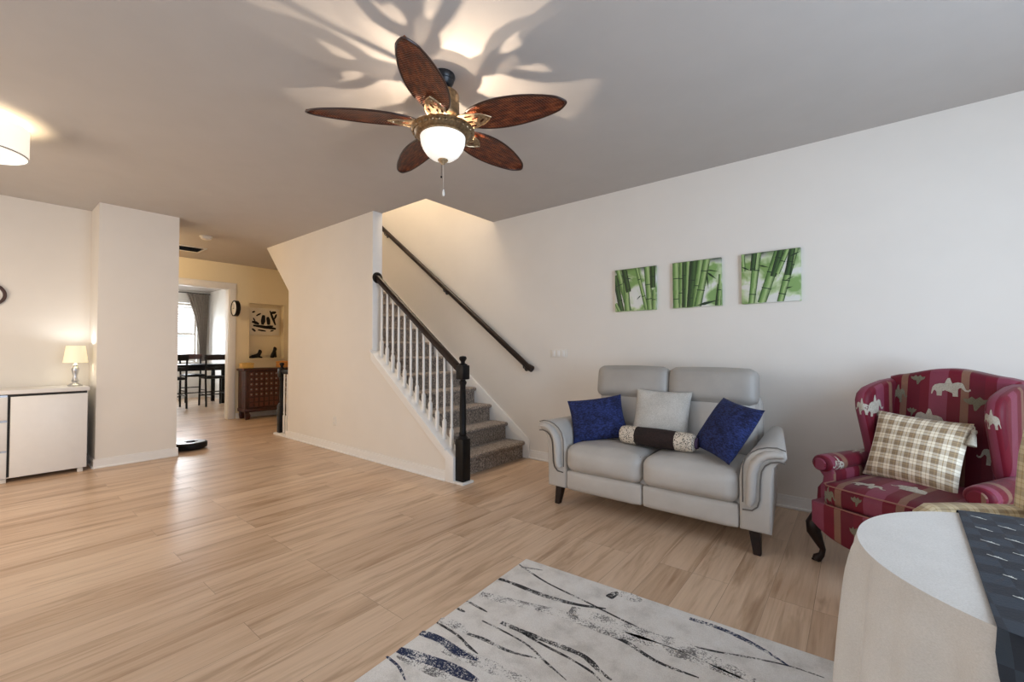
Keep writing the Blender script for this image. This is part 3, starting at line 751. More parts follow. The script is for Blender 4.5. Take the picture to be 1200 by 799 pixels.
# seat cushion, front rail
k = MB(); k.rbox((0, .27, .405), (.545, .60, .125), .035, (0, .012, .022), 14)
bv = k.bvh()
motif(k, bv, ELE, (-.10, .09, .8), .155, .085, 'xy', 1, rot=-8); motif(k, bv, ELE, (.03, .19, .8), .15, .10, 'xy', -1)
motif(k, bv, ELE, (-.235, -.3, .405), .075, .10, 'xz', 1, 2); motif(k, bv, PALM, (-.10, -.3, .415), .05, .05, 'xz', 1, 2)
k.build('seat_cushion', FAB, AC, sharp=60)
k = MB()
for z, q in ((.458, .272), (.352, .272)):
    pts = [Vector((q*x, .27+.302*y, z)) for x, y in ((-1, -.9), (-.9, -1), (-.5, -1.03), (0, -1.04), (.5, -1.03), (.9, -1), (1, -.9), (1, 0), (1, .9), (-1, .9), (-1, 0))]
    k.tube(pts, .004, 6, closed=True)
k.build('welt', M['welt'], AC)
bot = [(x, .150+.085*(abs(x)/.33)**3.2) for x in [-.33+.66*i/20 for i in range(21)]]
k = MB(); k.prism([(-.33, .352)] + bot + [(.33, .352)], 'y', -.03, .62, bev=.014, seg=3)
bmesh.ops.subdivide_edges(k.bm, edges=[e for e in k.bm.edges if e.calc_length() > .15], cuts=3)
for v in k.bm.verts: 
    if v.co.y < .1: v.co.y -= .020*math.cos(v.co.x/.33*PI/2)
    if v.co.y > .05: v.co.z = max(v.co.z, .22)
bv = k.bvh(); motif(k, bv, PALM, (-.105, -.3, .25), .05, .07, 'xz', 1, 2); motif(k, bv, ELE, (.06, -.3, .27), .12, .10, 'xz', 1)
k.build('seat_rail', FAB, AC, sharp=60)
for s in (-1, 1):
    k = MB(); k.tube([(s*.325, .060, .33), (s*.332, .045, .26), (s*.346, .025, .205), (s*.345, .022, .165), (s*.330, .040, .11), (s*.318, .056, .065), (s*.322, .050, .035), (s*.335, .030, .016), (s*.342, .020, .006)], [.026, .034, .041, .036, .024, .015, .016, .024, .016], 14)
    k.box(s*.337-.02, s*.337+.02, .012, .046, 0, .012, bev=.005); k.build('front_leg', M['chest'] if False else M['espresso'], AC, sharp=60)
    k = MB(); k.tube([(s*.27, .64, .26), (s*.275, .68, .12), (s*.28, .74, 0)], [.024, .021, .017], 4); k.build('rear_leg', M['espresso'], AC)

# gingham pillow with tassel on the wing chair
gp = thing('gingham_pillow', (0, 0, 0), 'cream and tan gingham pillow with tassel on the crimson wing armchair', 'cushion')
m, edge = pillow_bm(.41, .39, .14, 2, .05, .010)
m.build('pillow_cover', M['gingham'], gp, sharp=75)
k = MB()
hd = (.200, -.01, .185)
k.tube([hd, (.212, -.012, .175), (.216, -.014, .160)], .004, 6)
k.lathe([(0, 0), (.010, -.002), (.013, -.012), (.009, -.022), (.014, -.040), (.021, -.085), (0, -.086)], 14, (.216, -.016, .162)); k.build('tassel', M['motif'], gp)
gp.matrix_world = Matrix.Translation((.235, 3.225, .648)) @ Matrix.Rotation(R(-26), 4, 'Z') @ Matrix.Rotation(R(-22), 4, 'X') @ Matrix.Rotation(R(3), 4, 'Y')

# ================================================================== PLAID CHAIR
PC = thing('plaid_armchair', (.425, 2.175, 0), 'tan plaid armchair at the right edge between table and crimson chair', 'armchair', R(-60.6))
k = MB()
k.prism([(-.275, .30), (-.275, .80), (-.262, .90), (-.23, .945), (-.15, .965), (0, .975), (.15, .965), (.23, .945), (.262, .90), (.275, .80), (.275, .30)], 'y', .16, .29, bev=.035, seg=4)
for v in k.bm.verts: v.co.y += (v.co.z-.45)*.10
k.build('backrest', M['plaid'], PC, sharp=60)
for s in (-1, 1):
    k = MB(); k.prism([(-.16, .30), (-.165, .50), (-.15, .565), (-.11, .595), (0, .603), (.22, .606), (.22, .30)], 'x', s*.205, s*.290, bev=.026, seg=4); k.build('arm', M['plaid'], PC, sharp=60)
k = MB(); k.rbox((0, 0, .40), (.41, .40, .13), .035, (0, .01, .02), 10); k.build('seat_cushion', M['plaid'], PC, sharp=60)
k = MB(); k.box(-.275, .275, -.16, .24, .16, .34, bev=.012); k.build('seat_base', M['plaid'], PC)
for sx in (-1, 1):
    for y in (-.12, .22):
        k = MB(); k.tube([(sx*.24, y, .17), (sx*.245, y*1.05, 0)], [.022, .015], 10); k.build('leg', M['espresso'], PC)

# ================================================================== ROUND TABLE WITH CLOTHS
TC, TR, TZ = Vector((.376, 1.396, 0)), .388, .738
tb = thing('round_table', (TC.x, TC.y, 0), 'round pedestal table hidden under an ivory cloth at lower right', 'table')
k = MB(); k.lathe([(0, .702), (TR-.012, .702), (TR-.008, .708), (TR-.008, TZ-.016), (TR-.014, TZ-.010), (0, TZ-.010)], 48); k.build('tabletop', M['espresso'], tb)
k = MB(); k.lathe([(0, .03), (.19, .03), (.20, .045), (.06, .075), (.035, .14), (.045, .30), (.03, .5), (.05, .66), (.10, .712), (0, .712)], 24); k.build('pedestal', M['espresso'], tb)
k = MB(); k.lathe([(0, 0), (.23, 0), (.235, .02), (.19, .03), (0, .03)], 24); k.build('pedestal_foot', M['espresso'], tb); tb.location.z = .0095
def drape(th, r0, t, drop, z0, amp, nf, ph, flare):      # t in 0..1 down the hanging part
    e = t**.55
    w = amp*e*(1.3*(1-abs(math.sin(nf*.5*th+ph)))**1.0-.6 + .45*math.cos((nf*1.7)*th+ph*2.3) + .3*math.sin(3*th+ph))
    r = r0 + flare*e + w + .004*min(1, t*8)
    return Vector((r*math.cos(th), r*math.sin(th), z0-drop*t))
m = MB(); NTH, NR, ND = 160, 8, 26
def cl(a, b):
    th = 2*PI*a; j = b*(NR+ND)
    if j <= NR: r = max(.002, (TR-.004)*(j/NR)); return Vector((r*math.cos(th), r*math.sin(th), TZ+.002+(0 if j < NR else -.001)))
    return drape(th, TR-.004, (j-NR)/ND, TZ-.02, TZ+.001, .052, 13, 1.1, .058)
m.grid(cl, NTH, NR+ND, wrap=True)
bmesh.ops.remove_doubles(m.bm, verts=m.bm.verts[:], dist=.0019)
for v in m.bm.verts: v.co += TC
tag(m.build('tablecloth', M['cloth'], origin=(TC.x, TC.y, 0), sharp=45), 'plain ivory cloth draped over the round table at lower right', 'tablecloth')
# navy printed cloth over the right part of the table
t0, t1 = R(244.5), R(474.5)-R(360)+R(0)
A0, A1 = R(-121.2), R(114.5)
def chord(f):
    a, b = Vector((.172, 1.058)), Vector((.215, 1.752)); q = a.lerp(b, f); return Vector((q.x-TC.x, q.y-TC.y))
m = MB(); NA, NI, NB = 90, 10, 18; RN = TR+.006
def nv(a, b):
    th = A0+(A1-A0)*a; j = b*(NI+NB)
    if j <= NI:
        q = chord(a); p = Vector((RN*math.cos(th), RN*math.sin(th))); r = q.lerp(p, j/NI); return Vector((r.x, r.y, TZ+.006-(.002 if j == NI else 0)))
    tt = (j-NI)/NB; v = drape(th + .30*tt*(1-a)**6, RN, (j-NI)/NB, .50, TZ+.003, .030, 13, 1.1, .068); return v
m.grid(nv, NA, NI+NB)
for v in m.bm.verts: v.co += TC
bv = m.bvh()
mk = [(0, .30), (.30, .30), (.36, .62), (.46, .62), (.50, 1), (.56, .60), (.70, .60), (.74, .35), (1, .35), (1, 0), (.6, .02), (.3, 0), (0, .02)]
dirx = Vector((.84, -.54)); diry = Vector((.54, .84))
for i in range(-1, 14):
    for j in range(-12, 6):
        c = Vector((.2505+.0445*i+.058*(j*.1+.046*i), 1.711+.1*j+.046*i))
        if (c-Vector((TC.x, TC.y))).length > TR-.022: continue
        if c.x < .205+ (c.y-1.05)*.038 - .004: continue
        l, r = -.0165, .0165
        if c.x < .228: l = -.003
        pl = [(l+(r-l)*a, (b-.5)*.010) for a, b in mk]
        m.patch([(p, q) for p, q in pl], lambda p, q, c=c: (c.x+dirx.x*p+diry.x*q, c.y+dirx.y*p+diry.y*q, 1.0), bv, (0, 0, -1), off=.0006, cuts=1)
for th, z in ((R(-100), .60), (R(-84), .60), (R(-68), .60), (R(-92), .48), (R(-76), .48), (R(-60), .48)):
    c = TC + Vector((math.cos(th), math.sin(th), 0))*.7; tx = Vector((-math.sin(th), math.cos(th), 0))
    m.patch([((a-.5)*.034, (b-.5)*.010) for a, b in mk], lambda p, q, c=c, tx=tx, z=z: tuple(c + tx*p + Vector((0, 0, z+q))), bv, tuple(-Vector((math.cos(th), math.sin(th), 0))), off=.0006, cuts=1)
tag(m.build('printed_cloth', [M['navy'], M['navymark']], origin=(TC.x, TC.y, 0), sharp=80, recalc=False), 'navy cloth with rows of small grey marks lying across the round table', 'tablecloth')

# ================================================================== RUG
RG = Matrix.Translation((-1.498, 1.998, 0)) @ Matrix.Rotation(R(3.2), 4, 'Z')
m = MB(); m.box(0, 1.86, -3.0, 0, 0, .009, bev=.003)
bmesh.ops.transform(m.bm, matrix=RG, verts=m.bm.verts[:])
VE = [
 (1, .010, [(608, 661), (640, 682), (685, 704), (735, 729), (777, 748), (833, 762), (875, 769.5), (924, 780), (966, 794)]),
 (1, .022, [(584.5, 678), (600, 683), (637, 697.5), (675.5, 708), (710, 713)]),
 (2, .045, [(563, 696), (603, 706), (654, 718), (688, 731), (720, 742), (742, 747), (784, 762), (826, 778), (871, 797)]),
 (1, .018, [(640, 713), (660, 721), (688, 732), (730, 750), (770, 775), (819, 794)]),
 (2, .060, [(668, 714), (710, 727), (760, 745), (800, 757), (850, 781), (885, 798)]),
 (1, .012, [(547, 704), (571, 717)]), (1, .014, [(536, 712.5), (545, 717)]),
 (1, .009, [(565, 727), (613, 752), (640, 776), (664, 797)]),
 (1, .020, [(587, 729), (613, 740), (651, 755), (683, 768), (704, 787), (717, 797)]),
 (1, .010, [(613, 742), (640, 757), (667, 771), (693, 787), (705, 799)]),
 (2, .040, [(515, 726), (530, 731), (548, 742)]), (1, .014, [(530, 732), (548, 742), (565, 748), (597, 763), (629, 771)]),
 (1, .011, [(512, 729), (536, 744), (549, 757), (560, 766)]),
 (3, .034, [(493, 741), (515, 749), (539, 765), (560, 773)]), (2, .055, [(520, 757), (545, 769), (571, 779), (587, 787), (621, 799)]),
 (3, .038, [(467, 761), (496, 771), (520, 779), (549, 793), (560, 798)]), (2, .060, [(470, 764), (496, 777), (530, 795)]),
 (3, .010, [(453, 769), (467, 781), (475, 797)]),
 (1, .030, [(713, 700), (724, 693.5)]), (2, .050, [(726, 695), (752, 704)]),
 (3, .020, [(808, 724.5), (838, 734), (864, 745), (896, 762), (924, 780)]), (1, .011, [(610, 664), (636, 668)])]
def ribbon(mi, w, pts, world=False):
    P = [Vector(p) if world else floor_pt(*p, .0095).to_2d() for p in pts]
    Q = []
    for i in range(len(P)-1):
        p0, p1, p2, p3 = P[max(i-1, 0)], P[i], P[i+1], P[min(i+2, len(P)-1)]
        for s in range(6):
            t = s/6; Q.append(.5*((2*p1)+(p2-p0)*t+(2*p0-5*p1+4*p2-p3)*t*t+(3*p1-p0-3*p2+p3)*t**3))
    Q.append(P[-1]); n = len(Q); prev = None
    for i, q in enumerate(Q):
        d = (Q[min(i+1, n-1)]-Q[max(i-1, 0)]).normalized(); nr = Vector((-d.y, d.x)); f = 1.15*min(1, .8+2.2*i/n, .35+2.2*(n-1-i)/n)
        hw = w*.5*f*(1+.35*noise.noise(Vector((q.x*11, q.y*11, mi))))
        a, b = q+nr*hw, q-nr*hw; z = .0092+.00012*mi
        cur = (m.bm.verts.new((a.x, a.y, z)), m.bm.verts.new((b.x, b.y, z)))
        if prev: fc = m.bm.faces.new((prev[0], prev[1], cur[1], cur[0])); fc.material_index = mi
        prev = cur
for mi, w, pts in VE: ribbon(mi, w, pts)
for i in range(10):            # the veins run on where the rug leaves the picture
    y = .75-.19*i; x0 = -1.30+.06*i+random.uniform(-.1, .1); q = []
    for s in range(8):
        q.append((min(x0+s*.24, .30), y+.12*math.sin(s*.9+i*1.7)-.02*s))
    ribbon((3, 1, 2)[i % 3], (.035, .014, .05)[i % 3], q, True)
tag(m.build('area_rug', [M['rug'], M['vein'], M['vein_soft'], M['vein_navy']], origin=(-.5, .5, 0), recalc=False), 'pale grey area rug with wavy charcoal and navy veins', 'rug')

# ================================================================== CEILING FAN
FX, FY_ = -1.792, 1.626
fan = thing('ceiling_fan', (FX, FY_, H), 'ceiling fan with five brown woven leaf blades and lit glass bowl', 'ceiling fan')
def fp(mb, name, mat, parent=fan, sharp=40): return mb.build(name, mat, parent, sharp=sharp)
k = MB(); k.lathe([(0, 0), (.066, 0), (.068, -.012), (.058, -.030), (.060, -.036), (.050, -.058), (.034, -.072), (0, -.074)], 32); fp(k, 'canopy', M['iron'])
k = MB(); k.lathe([(0, -.06), (.0135, -.06), (.0135, -.125), (0, -.125)], 16); k.lathe([(0, -.095), (.03, -.098), (.034, -.110), (0, -.112)], 20); fp(k, 'downrod', M['iron'])
k = MB(); k.lathe([(0, -.100), (.070, -.102), (.086, -.108), (.091, -.120), (.091, -.228), (.086, -.240), (.070, -.250), (.055, -.266), (.050, -.280), (.040, -.285), (0, -.286)], 40); fp(k, 'motor_housing', M['bronze'])
k = MB(); k.lathe([(0, -.280), (.036, -.282), (.032, -.298), (.016, -.304), (0, -.304)], 24); fp(k, 'light_fitter', M['bronze'])
# open gallery ring carrying the glass bowl, with a raised leaf band
k = MB()
k.lathe([(.124, -.354), (.134, -.352), (.146, -.348), (.152, -.340), (.168, -.326), (.176, -.320), (.175, -.312), (.168, -.310), (.158, -.318), (.148, -.334), (.136, -.344), (.124, -.348)], 56)
for i in range(28):
    a = 2*PI*i/28
    k.lathe([(0, .004), (.008, .001), (.010, -.004), (.006, -.008), (0, -.009)], 8, mat=Matrix.Rotation(a, 4, 'Z') @ Matrix.Translation((.1655, 0, -.327)) @ Matrix.Rotation(R(62), 4, 'Y') @ Matrix.Diagonal((1, 1.5, 1, 1)))
for i in range(3):
    a = 2*PI*i/3+.4; k.tube([(.045*math.cos(a), .045*math.sin(a), -.300), (.10*math.cos(a), .10*math.sin(a), -.318), (.164*math.cos(a), .164*math.sin(a), -.312)], .004, 6)
fp(k, 'gallery_ring', M['bronze'])
k = MB(); k.lathe([(.125, -.346), (.125, -.356), (.122, -.385), (.112, -.415), (.092, -.445), (.066, -.466), (.030, -.476), (.012, -.478)], 48)
k.lathe([(.012, -.476), (.030, -.474), (.064, -.463), (.090, -.442), (.109, -.413), (.119, -.384), (.122, -.356), (.122, -.346)], 48); fp(k, 'glass_bowl', M['bowl'], sharp=80)
k = MB(); k.lathe([(0, -.470), (.026, -.472), (.030, -.480), (.024, -.488), (.012, -.496), (.008, -.504), (0, -.506)], 20); fp(k, 'finial', M['brass'])
k = MB()
for i in range(26): k.lathe([(0, .0022), (.0022, 0), (0, -.0022)], 6, (.004, 0, -.508-.0052*i))
k.lathe([(0, 0), (.004, -.004), (.008, -.022), (.007, -.034), (.003, -.040), (0, -.041)], 12, (.004, 0, -.642)); fp(k, 'pull_chain', M['cream'])
k = MB(); k.tube([(-.024, .01, -.475), (-.026, .012, -.56)], .0012, 5); k.lathe([(0, 0), (.005, -.003), (.006, -.010), (0, -.014)], 10, (-.026, .012, -.556)); fp(k, 'pull_chain', M['iron'])
def blade_outline(n=28, r0=.150, r1=.705, wmax=.104):
    L = []
    for i in range(n+1):
        t = 1-(1-i/n)**1.6; w = wmax*(math.sin(PI*min(1, t**.80*.90+.07)))**.62
        if t > .90: w *= max(.0, 1-((t-.90)/.10)**2)**.5
        L.append((r0+(r1-r0)*t, w))
    return L
BL = blade_outline(); PITCHB = R(-11)
bl_mesh = MB()
V = []
for r, w in BL:
    row = []
    for j in range(9):
        s = j/8*2-1; row.append((r, s*w, .010*(1-s*s)-.018*((r-.185)/.52)**2))
    V.append(row)
for dz, fl in ((0, 0), (.005, 1)):
    vv = [[bl_mesh.bm.verts.new((x, y, z+dz)) for x, y, z in row] for row in V]
    for i in range(len(V)-1):
        for j in range(8):
            q = (vv[i][j], vv[i+1][j], vv[i+1][j+1], vv[i][j+1]); bl_mesh.bm.faces.new(q)
bl_rim = MB(); loop = [(r, w, -.018*((r-.185)/.52)**2+.0025) for r, w in BL] + [(r, -w, -.018*((r-.185)/.52)**2+.0025) for r, w in reversed(BL[:-1])]
bl_rim.tube(loop, .0055, 8, closed=True)
iron = MB()          # openwork blade iron: hub tongue, leaf-shaped loop and scrolls
def lf(m, c, L, w, ang, r=.0045):
    pts = []
    for i in range(20):
        a = 2*PI*i/20; x = .5*L*(1-math.cos(a)); y = w*math.sin(a)*(1-.35*math.cos(a)); ca, sa = math.cos(ang), math.sin(ang)
        pts.append((c[0]+x*ca-y*sa, c[1]+x*sa+y*ca, c[2]))
    m.tube(pts, r, 6, closed=True)
def lens(cx, cy, L, w, ang, n=12):
    o = []
    for i in range(n):
        t = 2*PI*i/n; x, y = .5*L*math.cos(t), .5*w*math.sin(t); o.append((cx+x*math.cos(ang)-y*math.sin(ang), cy+x*math.sin(ang)+y*math.cos(ang)))
    return o
half = [(.050, .016), (.075, .018), (.090, .034), (.110, .050), (.135, .058), (.165, .058), (.195, .052), (.22, .044), (.245, .038), (.27, .022), (.295, 0)]
outl = half + [(x, -y) for x, y in reversed(half[:-1])]
holes = [lens(.120, .026, .052, .018, .5), lens(.120, -.026, .052, .018, -.5), lens(.170, .036, .050, .014, .05), lens(.170, -.036, .050, .014, -.05), lens(.160, .008, .060, .012, .1), lens(.205, -.012, .046, .014, -.2), lens(.235, .014, .036, .012, -.5)]
vs = []; es = []
for lp_ in [outl]+holes:
    o = len(vs); vs += [Vector(p) for p in lp_]; es += [(o+i, o+(i+1) % len(lp_)) for i in range(len(lp_))]
cv, ce, cf_, *_ = delaunay_2d_cdt(vs, es, [], 0, 1e-6)
def inside(p, poly):
    c = False
    for i in range(len(poly)):
        a, b = poly[i], poly[i-1]
        if (a[1] > p[1]) != (b[1] > p[1]) and p[0] < (b[0]-a[0])*(p[1]-a[1])/(b[1]-a[1])+a[0]: c = not c
    return c
vb = [iron.bm.verts.new((p.x, p.y, -.010+.006*(1-min(1, abs(p.y)/.05)))) for p in cv]
for f in cf_:
    g = [sum(cv[i][k] for i in f)/len(f) for k in (0, 1)]
    if inside(g, outl) and not any(inside(g, h) for h in holes): iron.bm.faces.new([vb[i] for i in f])
for v in [v for v in iron.bm.verts if not v.link_faces]: iron.bm.verts.remove(v)
bmesh.ops.solidify(iron.bm, geom=iron.bm.faces[:], thickness=.004)
iron.tube([(x, y, -.008) for x, y in outl], .0035, 6, closed=True)
for x, y in ((.215, .030), (.215, -.030), (.268, 0)): iron.lathe([(0, -.016), (.005, -.015), (.006, -.011), (0, -.010)], 8, (x, y, 0))
b0 = None
for i in range(5):
    a = R(17.4+72*i)
    MT = Matrix.Rotation(a, 4, 'Z') @ Matrix.Translation((0, 0, -.286)) @ Matrix.Rotation(PITCHB, 4, 'X')
    if i == 0:
        b0 = bl_mesh.build('blade', M['blade'], fan, sharp=50); r0 = bl_rim.build('blade_rim', M['bladerim'], b0); i0 = iron.build('blade_iron', M['brass'], fan)
        b0.matrix_local = MT; i0.matrix_local = MT
    else:
        b = b0.copy(); COL.objects.link(b); b.parent = fan; b.matrix_local = MT
        r = r0.copy(); COL.objects.link(r); r.parent = b
        q = i0.copy(); COL.objects.link(q); q.parent = fan; q.matrix_local = MT
light('fan_bulb', 'POINT', (.012, .0, -.378), 34, (1, .80, .60), radius=.004, parent=fan)
light('fan_bulb', 'POINT', (.06, -.03, -.365), 7, (1, .80, .60), radius=.004, parent=fan)

# ================================================================== CEILING DRUM LAMP
dl = thing('drum_ceiling_lamp', (-4.46, -.012, H), 'lit white drum lamp close under the ceiling at far left', 'ceiling lamp')
k = MB(); k.lathe([(.240, -.045), (.240, -.232), (.236, -.232), (.236, -.045), (.240, -.045)], 64); k.build('drum_shade', M['drum'], dl)
k = MB(); k.lathe([(0, -.226), (.232, -.226), (.236, -.222), (.232, -.219), (0, -.219)], 48); k.build('diffuser', M['drumlens'], dl)
k = MB(); k.lathe([(.2405, -.228), (.2415, -.228), (.2415, -.234), (.233, -.234), (.233, -.2305), (.2405, -.2305), (.2405, -.228)], 64); k.build('shade_rim', M['metal'], dl)
k = MB(); k.lathe([(0, 0), (.06, 0), (.06, -.02), (.012, -.025), (.012, -.10), (0, -.10)], 24)
for i in range(3): a = 2*PI*i/3; k.tube([(0, 0, -.06), (.236*math.cos(a), .236*math.sin(a), -.06)], .003, 6)
k.build('mount', M['metal'], dl)
light('drum_bulb', 'POINT', (0, .06, -.115), 13, (1, .76, .46), radius=.03, parent=dl)
light('drum_glow', 'AREA', (0, 0, -.24), 16, (1, .84, .64), radius=None, size=(.4, .4), parent=dl)

# ================================================================== PICTURES
def stalk(m, p0, p1, w0, w1, mi, joints, y):
    a, b = Vector(p0), Vector(p1); d = (b-a).normalized(); nr = Vector((-d.y, d.x)); n = 10; prev = None
    for i in range(n+1):
        t = i/n; c = a.lerp(b, t); w = w0+(w1-w0)*t; cur = []
        for s in (-.5, .5): cur.append(c+nr*w*s)
        if prev: 
            q = [prev[0], prev[1], cur[1], cur[0]]; uv = [(0, t), (1, t), (1, t), (0, t)]
            cl_quad(m, q, uv, mi, y)
        prev = cur
    for t in joints:
        c = a.lerp(b, t); w = (w0+(w1-w0)*t)*1.10
        cl_quad(m, [c-nr*w/2-d*.004, c+nr*w/2-d*.004, c+nr*w/2+d*.003, c-nr*w/2+d*.003], [(0, 0)]*4, 3, y-.0003)
def cl_quad(m, q, uv, mi, y, lim=.197):       # clip to the canvas square
    P = [(v.x, v.y, u[0], u[1]) for v, u in zip(q, uv)]
    for ax, sg in ((0, 1), (0, -1), (1, 1), (1, -1)):
        o = []
        for i in range(len(P)):
            a, b = P[i], P[(i+1) % len(P)]; da, db = lim-sg*a[ax], lim-sg*b[ax]
            if da >= 0: o.append(a)
            if da*db < 0: t = da/(da-db); o.append(tuple(x+(z-x)*t for x, z in zip(a, b)))
        P = o
        if len(P) < 3: return
    vs = [m.bm.verts.new((x, y, z)) for x, z, _, _ in P]
    f = m.bm.faces.new(vs); f.material_index = mi
    for lp, p in zip(f.loops, P): lp[m.uvl].uv = (p[2], p[3])
    m.done.add(f)
def bamboo(cx, label, stalks, leaves, seed):
    m = MB(); m.box(-.2, .2, 0, .028, -.2, .2, bev=.003)
    for i, (p0, p1, w0, w1, mi, js) in enumerate(stalks): stalk(m, p0, p1, w0, w1, mi, js, -.0006-.0004*i)
    for i, (p0, p1, w) in enumerate(leaves):
        a, b = Vector(p0), Vector(p1); d = b-a; nr = Vector((-d.y, d.x)).normalized()*w
        cl_quad(m, [a, a+d*.35+nr, b, a+d*.35-nr], [(0, 0)]*4, 4, -.0052-.0002*i)
    for f in m.bm.faces:
        if f not in m.done:
            for lp in f.loops: lp[m.uvl].uv = (lp.vert.co.x, lp.vert.co.z)
            m.done.add(f)
    o = m.build('bamboo_canvas', [mk_canvas(seed), M['stalk'], M['stalk_dark'], M['leaf'], M['leaf']], recalc=False)
    bm = bmesh.new(); bm.from_mesh(o.data)
    for f in bm.faces:
        if f.normal.y > 0 and f.calc_center_median().y < -.0003: f.normal_flip()
    bm.to_mesh(o.data); bm.free()
    o.location = (cx, YB-.028, 1.766); tag(o, label, 'wall art', 'bamboo canvases above the loveseat')
    return o
bamboo(-1.618, 'square bamboo canvas nearest the stairs, leftmost of three', [
 ((-.2, .15), (-.13, -.2), .05, .05, 2, (.3, .7)), ((-.165, .2), (-.06, -.2), .05, .055, 1, (.35, .75)), ((-.10, .2), (-.07, -.2), .055, .06, 1, (.30,)), ((-.105, .2), (-.06, -.02), .05, .05, 2, (.9,)),
 ((.02, .2), (.115, -.2), .03, .038, 1, (.28, .68)), ((.12, .2), (.145, -.2), .06, .055, 1, (.42, .75)), ((.17, .2), (.175, .0), .05, .05, 2, (.5,)), ((.185, -.02), (.185, -.2), .04, .04, 1, (.5,)), ((-.19, -.12), (-.15, -.2), .03, .03, 1, ())],
 [((-.03, .10), (-.11, .12), .006), ((.06, -.06), (.02, -.10), .005)], 1)
bamboo(-1.07, 'square bamboo canvas of dense upright stalks, middle of three', [
 ((-.17, .2), (-.165, -.2), .065, .06, 1, (.35, .8)), ((-.12, .2), (-.125, -.16), .045, .045, 1, (.4, .75)), ((-.10, .2), (-.095, -.2), .03, .05, 2, (.3, .6)), ((-.065, .2), (-.085, -.2), .035, .02, 1, ()), ((-.015, .2), (-.05, -.2), .065, .06, 2, (.42, .8)),
 ((.04, .2), (-.015, -.2), .05, .05, 1, (.55,)), ((.09, .2), (.01, -.2), .055, .06, 1, (.25, .65)), ((.185, -.02), (.165, -.2), .03, .035, 2, (.3,)), ((.195, .06), (.18, -.2), .03, .03, 1, (.5,))],
 [((.085, .09), (.165, .02), .008), ((.085, .09), (.10, -.06), .006), ((.08, .11), (.19, .08), .005), ((.0, -.19), (.19, -.15), .012)], 2)
bamboo(-.522, 'square bamboo canvas of slanting stalks on pale ground, rightmost of three', [
 ((-.085, .2), (-.13, -.2), .06, .045, 1, (.35, .82)), ((-.105, .2), (-.12, .06), .04, .035, 2, (.9,)), ((.065, .2), (-.06, -.2), .065, .06, 1, (.42, .72)), ((.075, .2), (.02, .0), .045, .04, 2, (.3,)), ((.12, .2), (.05, .02), .035, .03, 1, (.5,)),
 ((.165, .2), (.065, -.2), .05, .045, 1, (.3, .6, .85)), ((.15, .2), (.115, .0), .04, .04, 2, (.5,)), ((-.19, .2), (-.185, .06), .035, .03, 1, ())],
 [((.13, .14), (.20, .17), .007), ((.10, -.10), (.15, -.09), .005), ((-.08, .1), (.0, .07), .006), ((-.20, .10), (-.13, .06), .006), ((.10, -.04), (.16, -.01), .004)], 3)

# switch plate and socket
sw = thing('switch_plate', (-2.476, YB, 1.165), 'white triple light switch plate on the wall left of the loveseat', 'light switch')
k = MB(); k.box(-.105, .105, -.008, 0, -.045, .045, bev=.004); k.build('face_plate', M['cream'], sw)
for i in (-1, 0, 1):
    k = MB(); k.box(i*.058-.017, i*.058+.017, -.013, -.006, -.032, .032, bev=.002); k.build('rocker', M['white'], sw)
ol = thing('wall_outlet', (-4.933, SW0, .355), 'white wall outlet low on the stair wall', 'outlet')
k = MB(); k.box(-.037, .037, -.007, 0, -.058, .058, bev=.003); k.build('face_plate', M['cream'], ol)
for z in (-.024, .024):
    k = MB(); k.box(-.016, .016, -.009, -.005, z-.014, z+.014, bev=.003)
    for x in (-.006, .006): k.box(x-.0012, x+.0012, -.0095, -.0085, z-.005, z+.005, mi=1)
    k.build('socket', [M['white'], M['gap_shade']], ol)
# ceiling vent and smoke alarm
vt = thing('ceiling_vent', (-7.83, 1.96, H), 'dark slatted air vent in the hall ceiling', 'vent')
k = MB(); x0, x1, y0, y1 = -.17, .17, -.30, .20
for a in ((x0, x1, y0-.03, y0), (x0, x1, y1, y1+.03), (x0-.03, x0, y0-.03, y1+.03), (x1, x1+.03, y0-.03, y1+.03)): k.box(*a, -.010, 0, bev=.003)
k.build('frame', M['white'], vt)
k = MB(); k.box(x0, x1, y0, y1, -.003, 0); k.build('backing', M['gap_shade'], vt)
for i in range(7):
    k = MB(); k.box(-.020, .020, y0, y1, -.0012, .0012, mat=Matrix.Translation((x0+.03+i*.047, 0, -.008)) @ Matrix.Rotation(R(15), 4, 'Y')); k.build('slat', M['iron'], vt)
sm = thing('smoke_alarm', (-6.83, 1.945, H), 'round white smoke alarm on the hall ceiling', 'smoke alarm')
k = MB(); k.lathe([(0, 0), (.075, 0), (.075, -.012), (.062, -.018), (.060, -.034), (.048, -.042), (0, -.044)], 32); k.build('case', M['cream'], sm)
k = MB(); k.lathe([(0, -.043), (.016, -.044), (.016, -.047), (0, -.048)], 16); k.build('test_button', M['white'], sm)

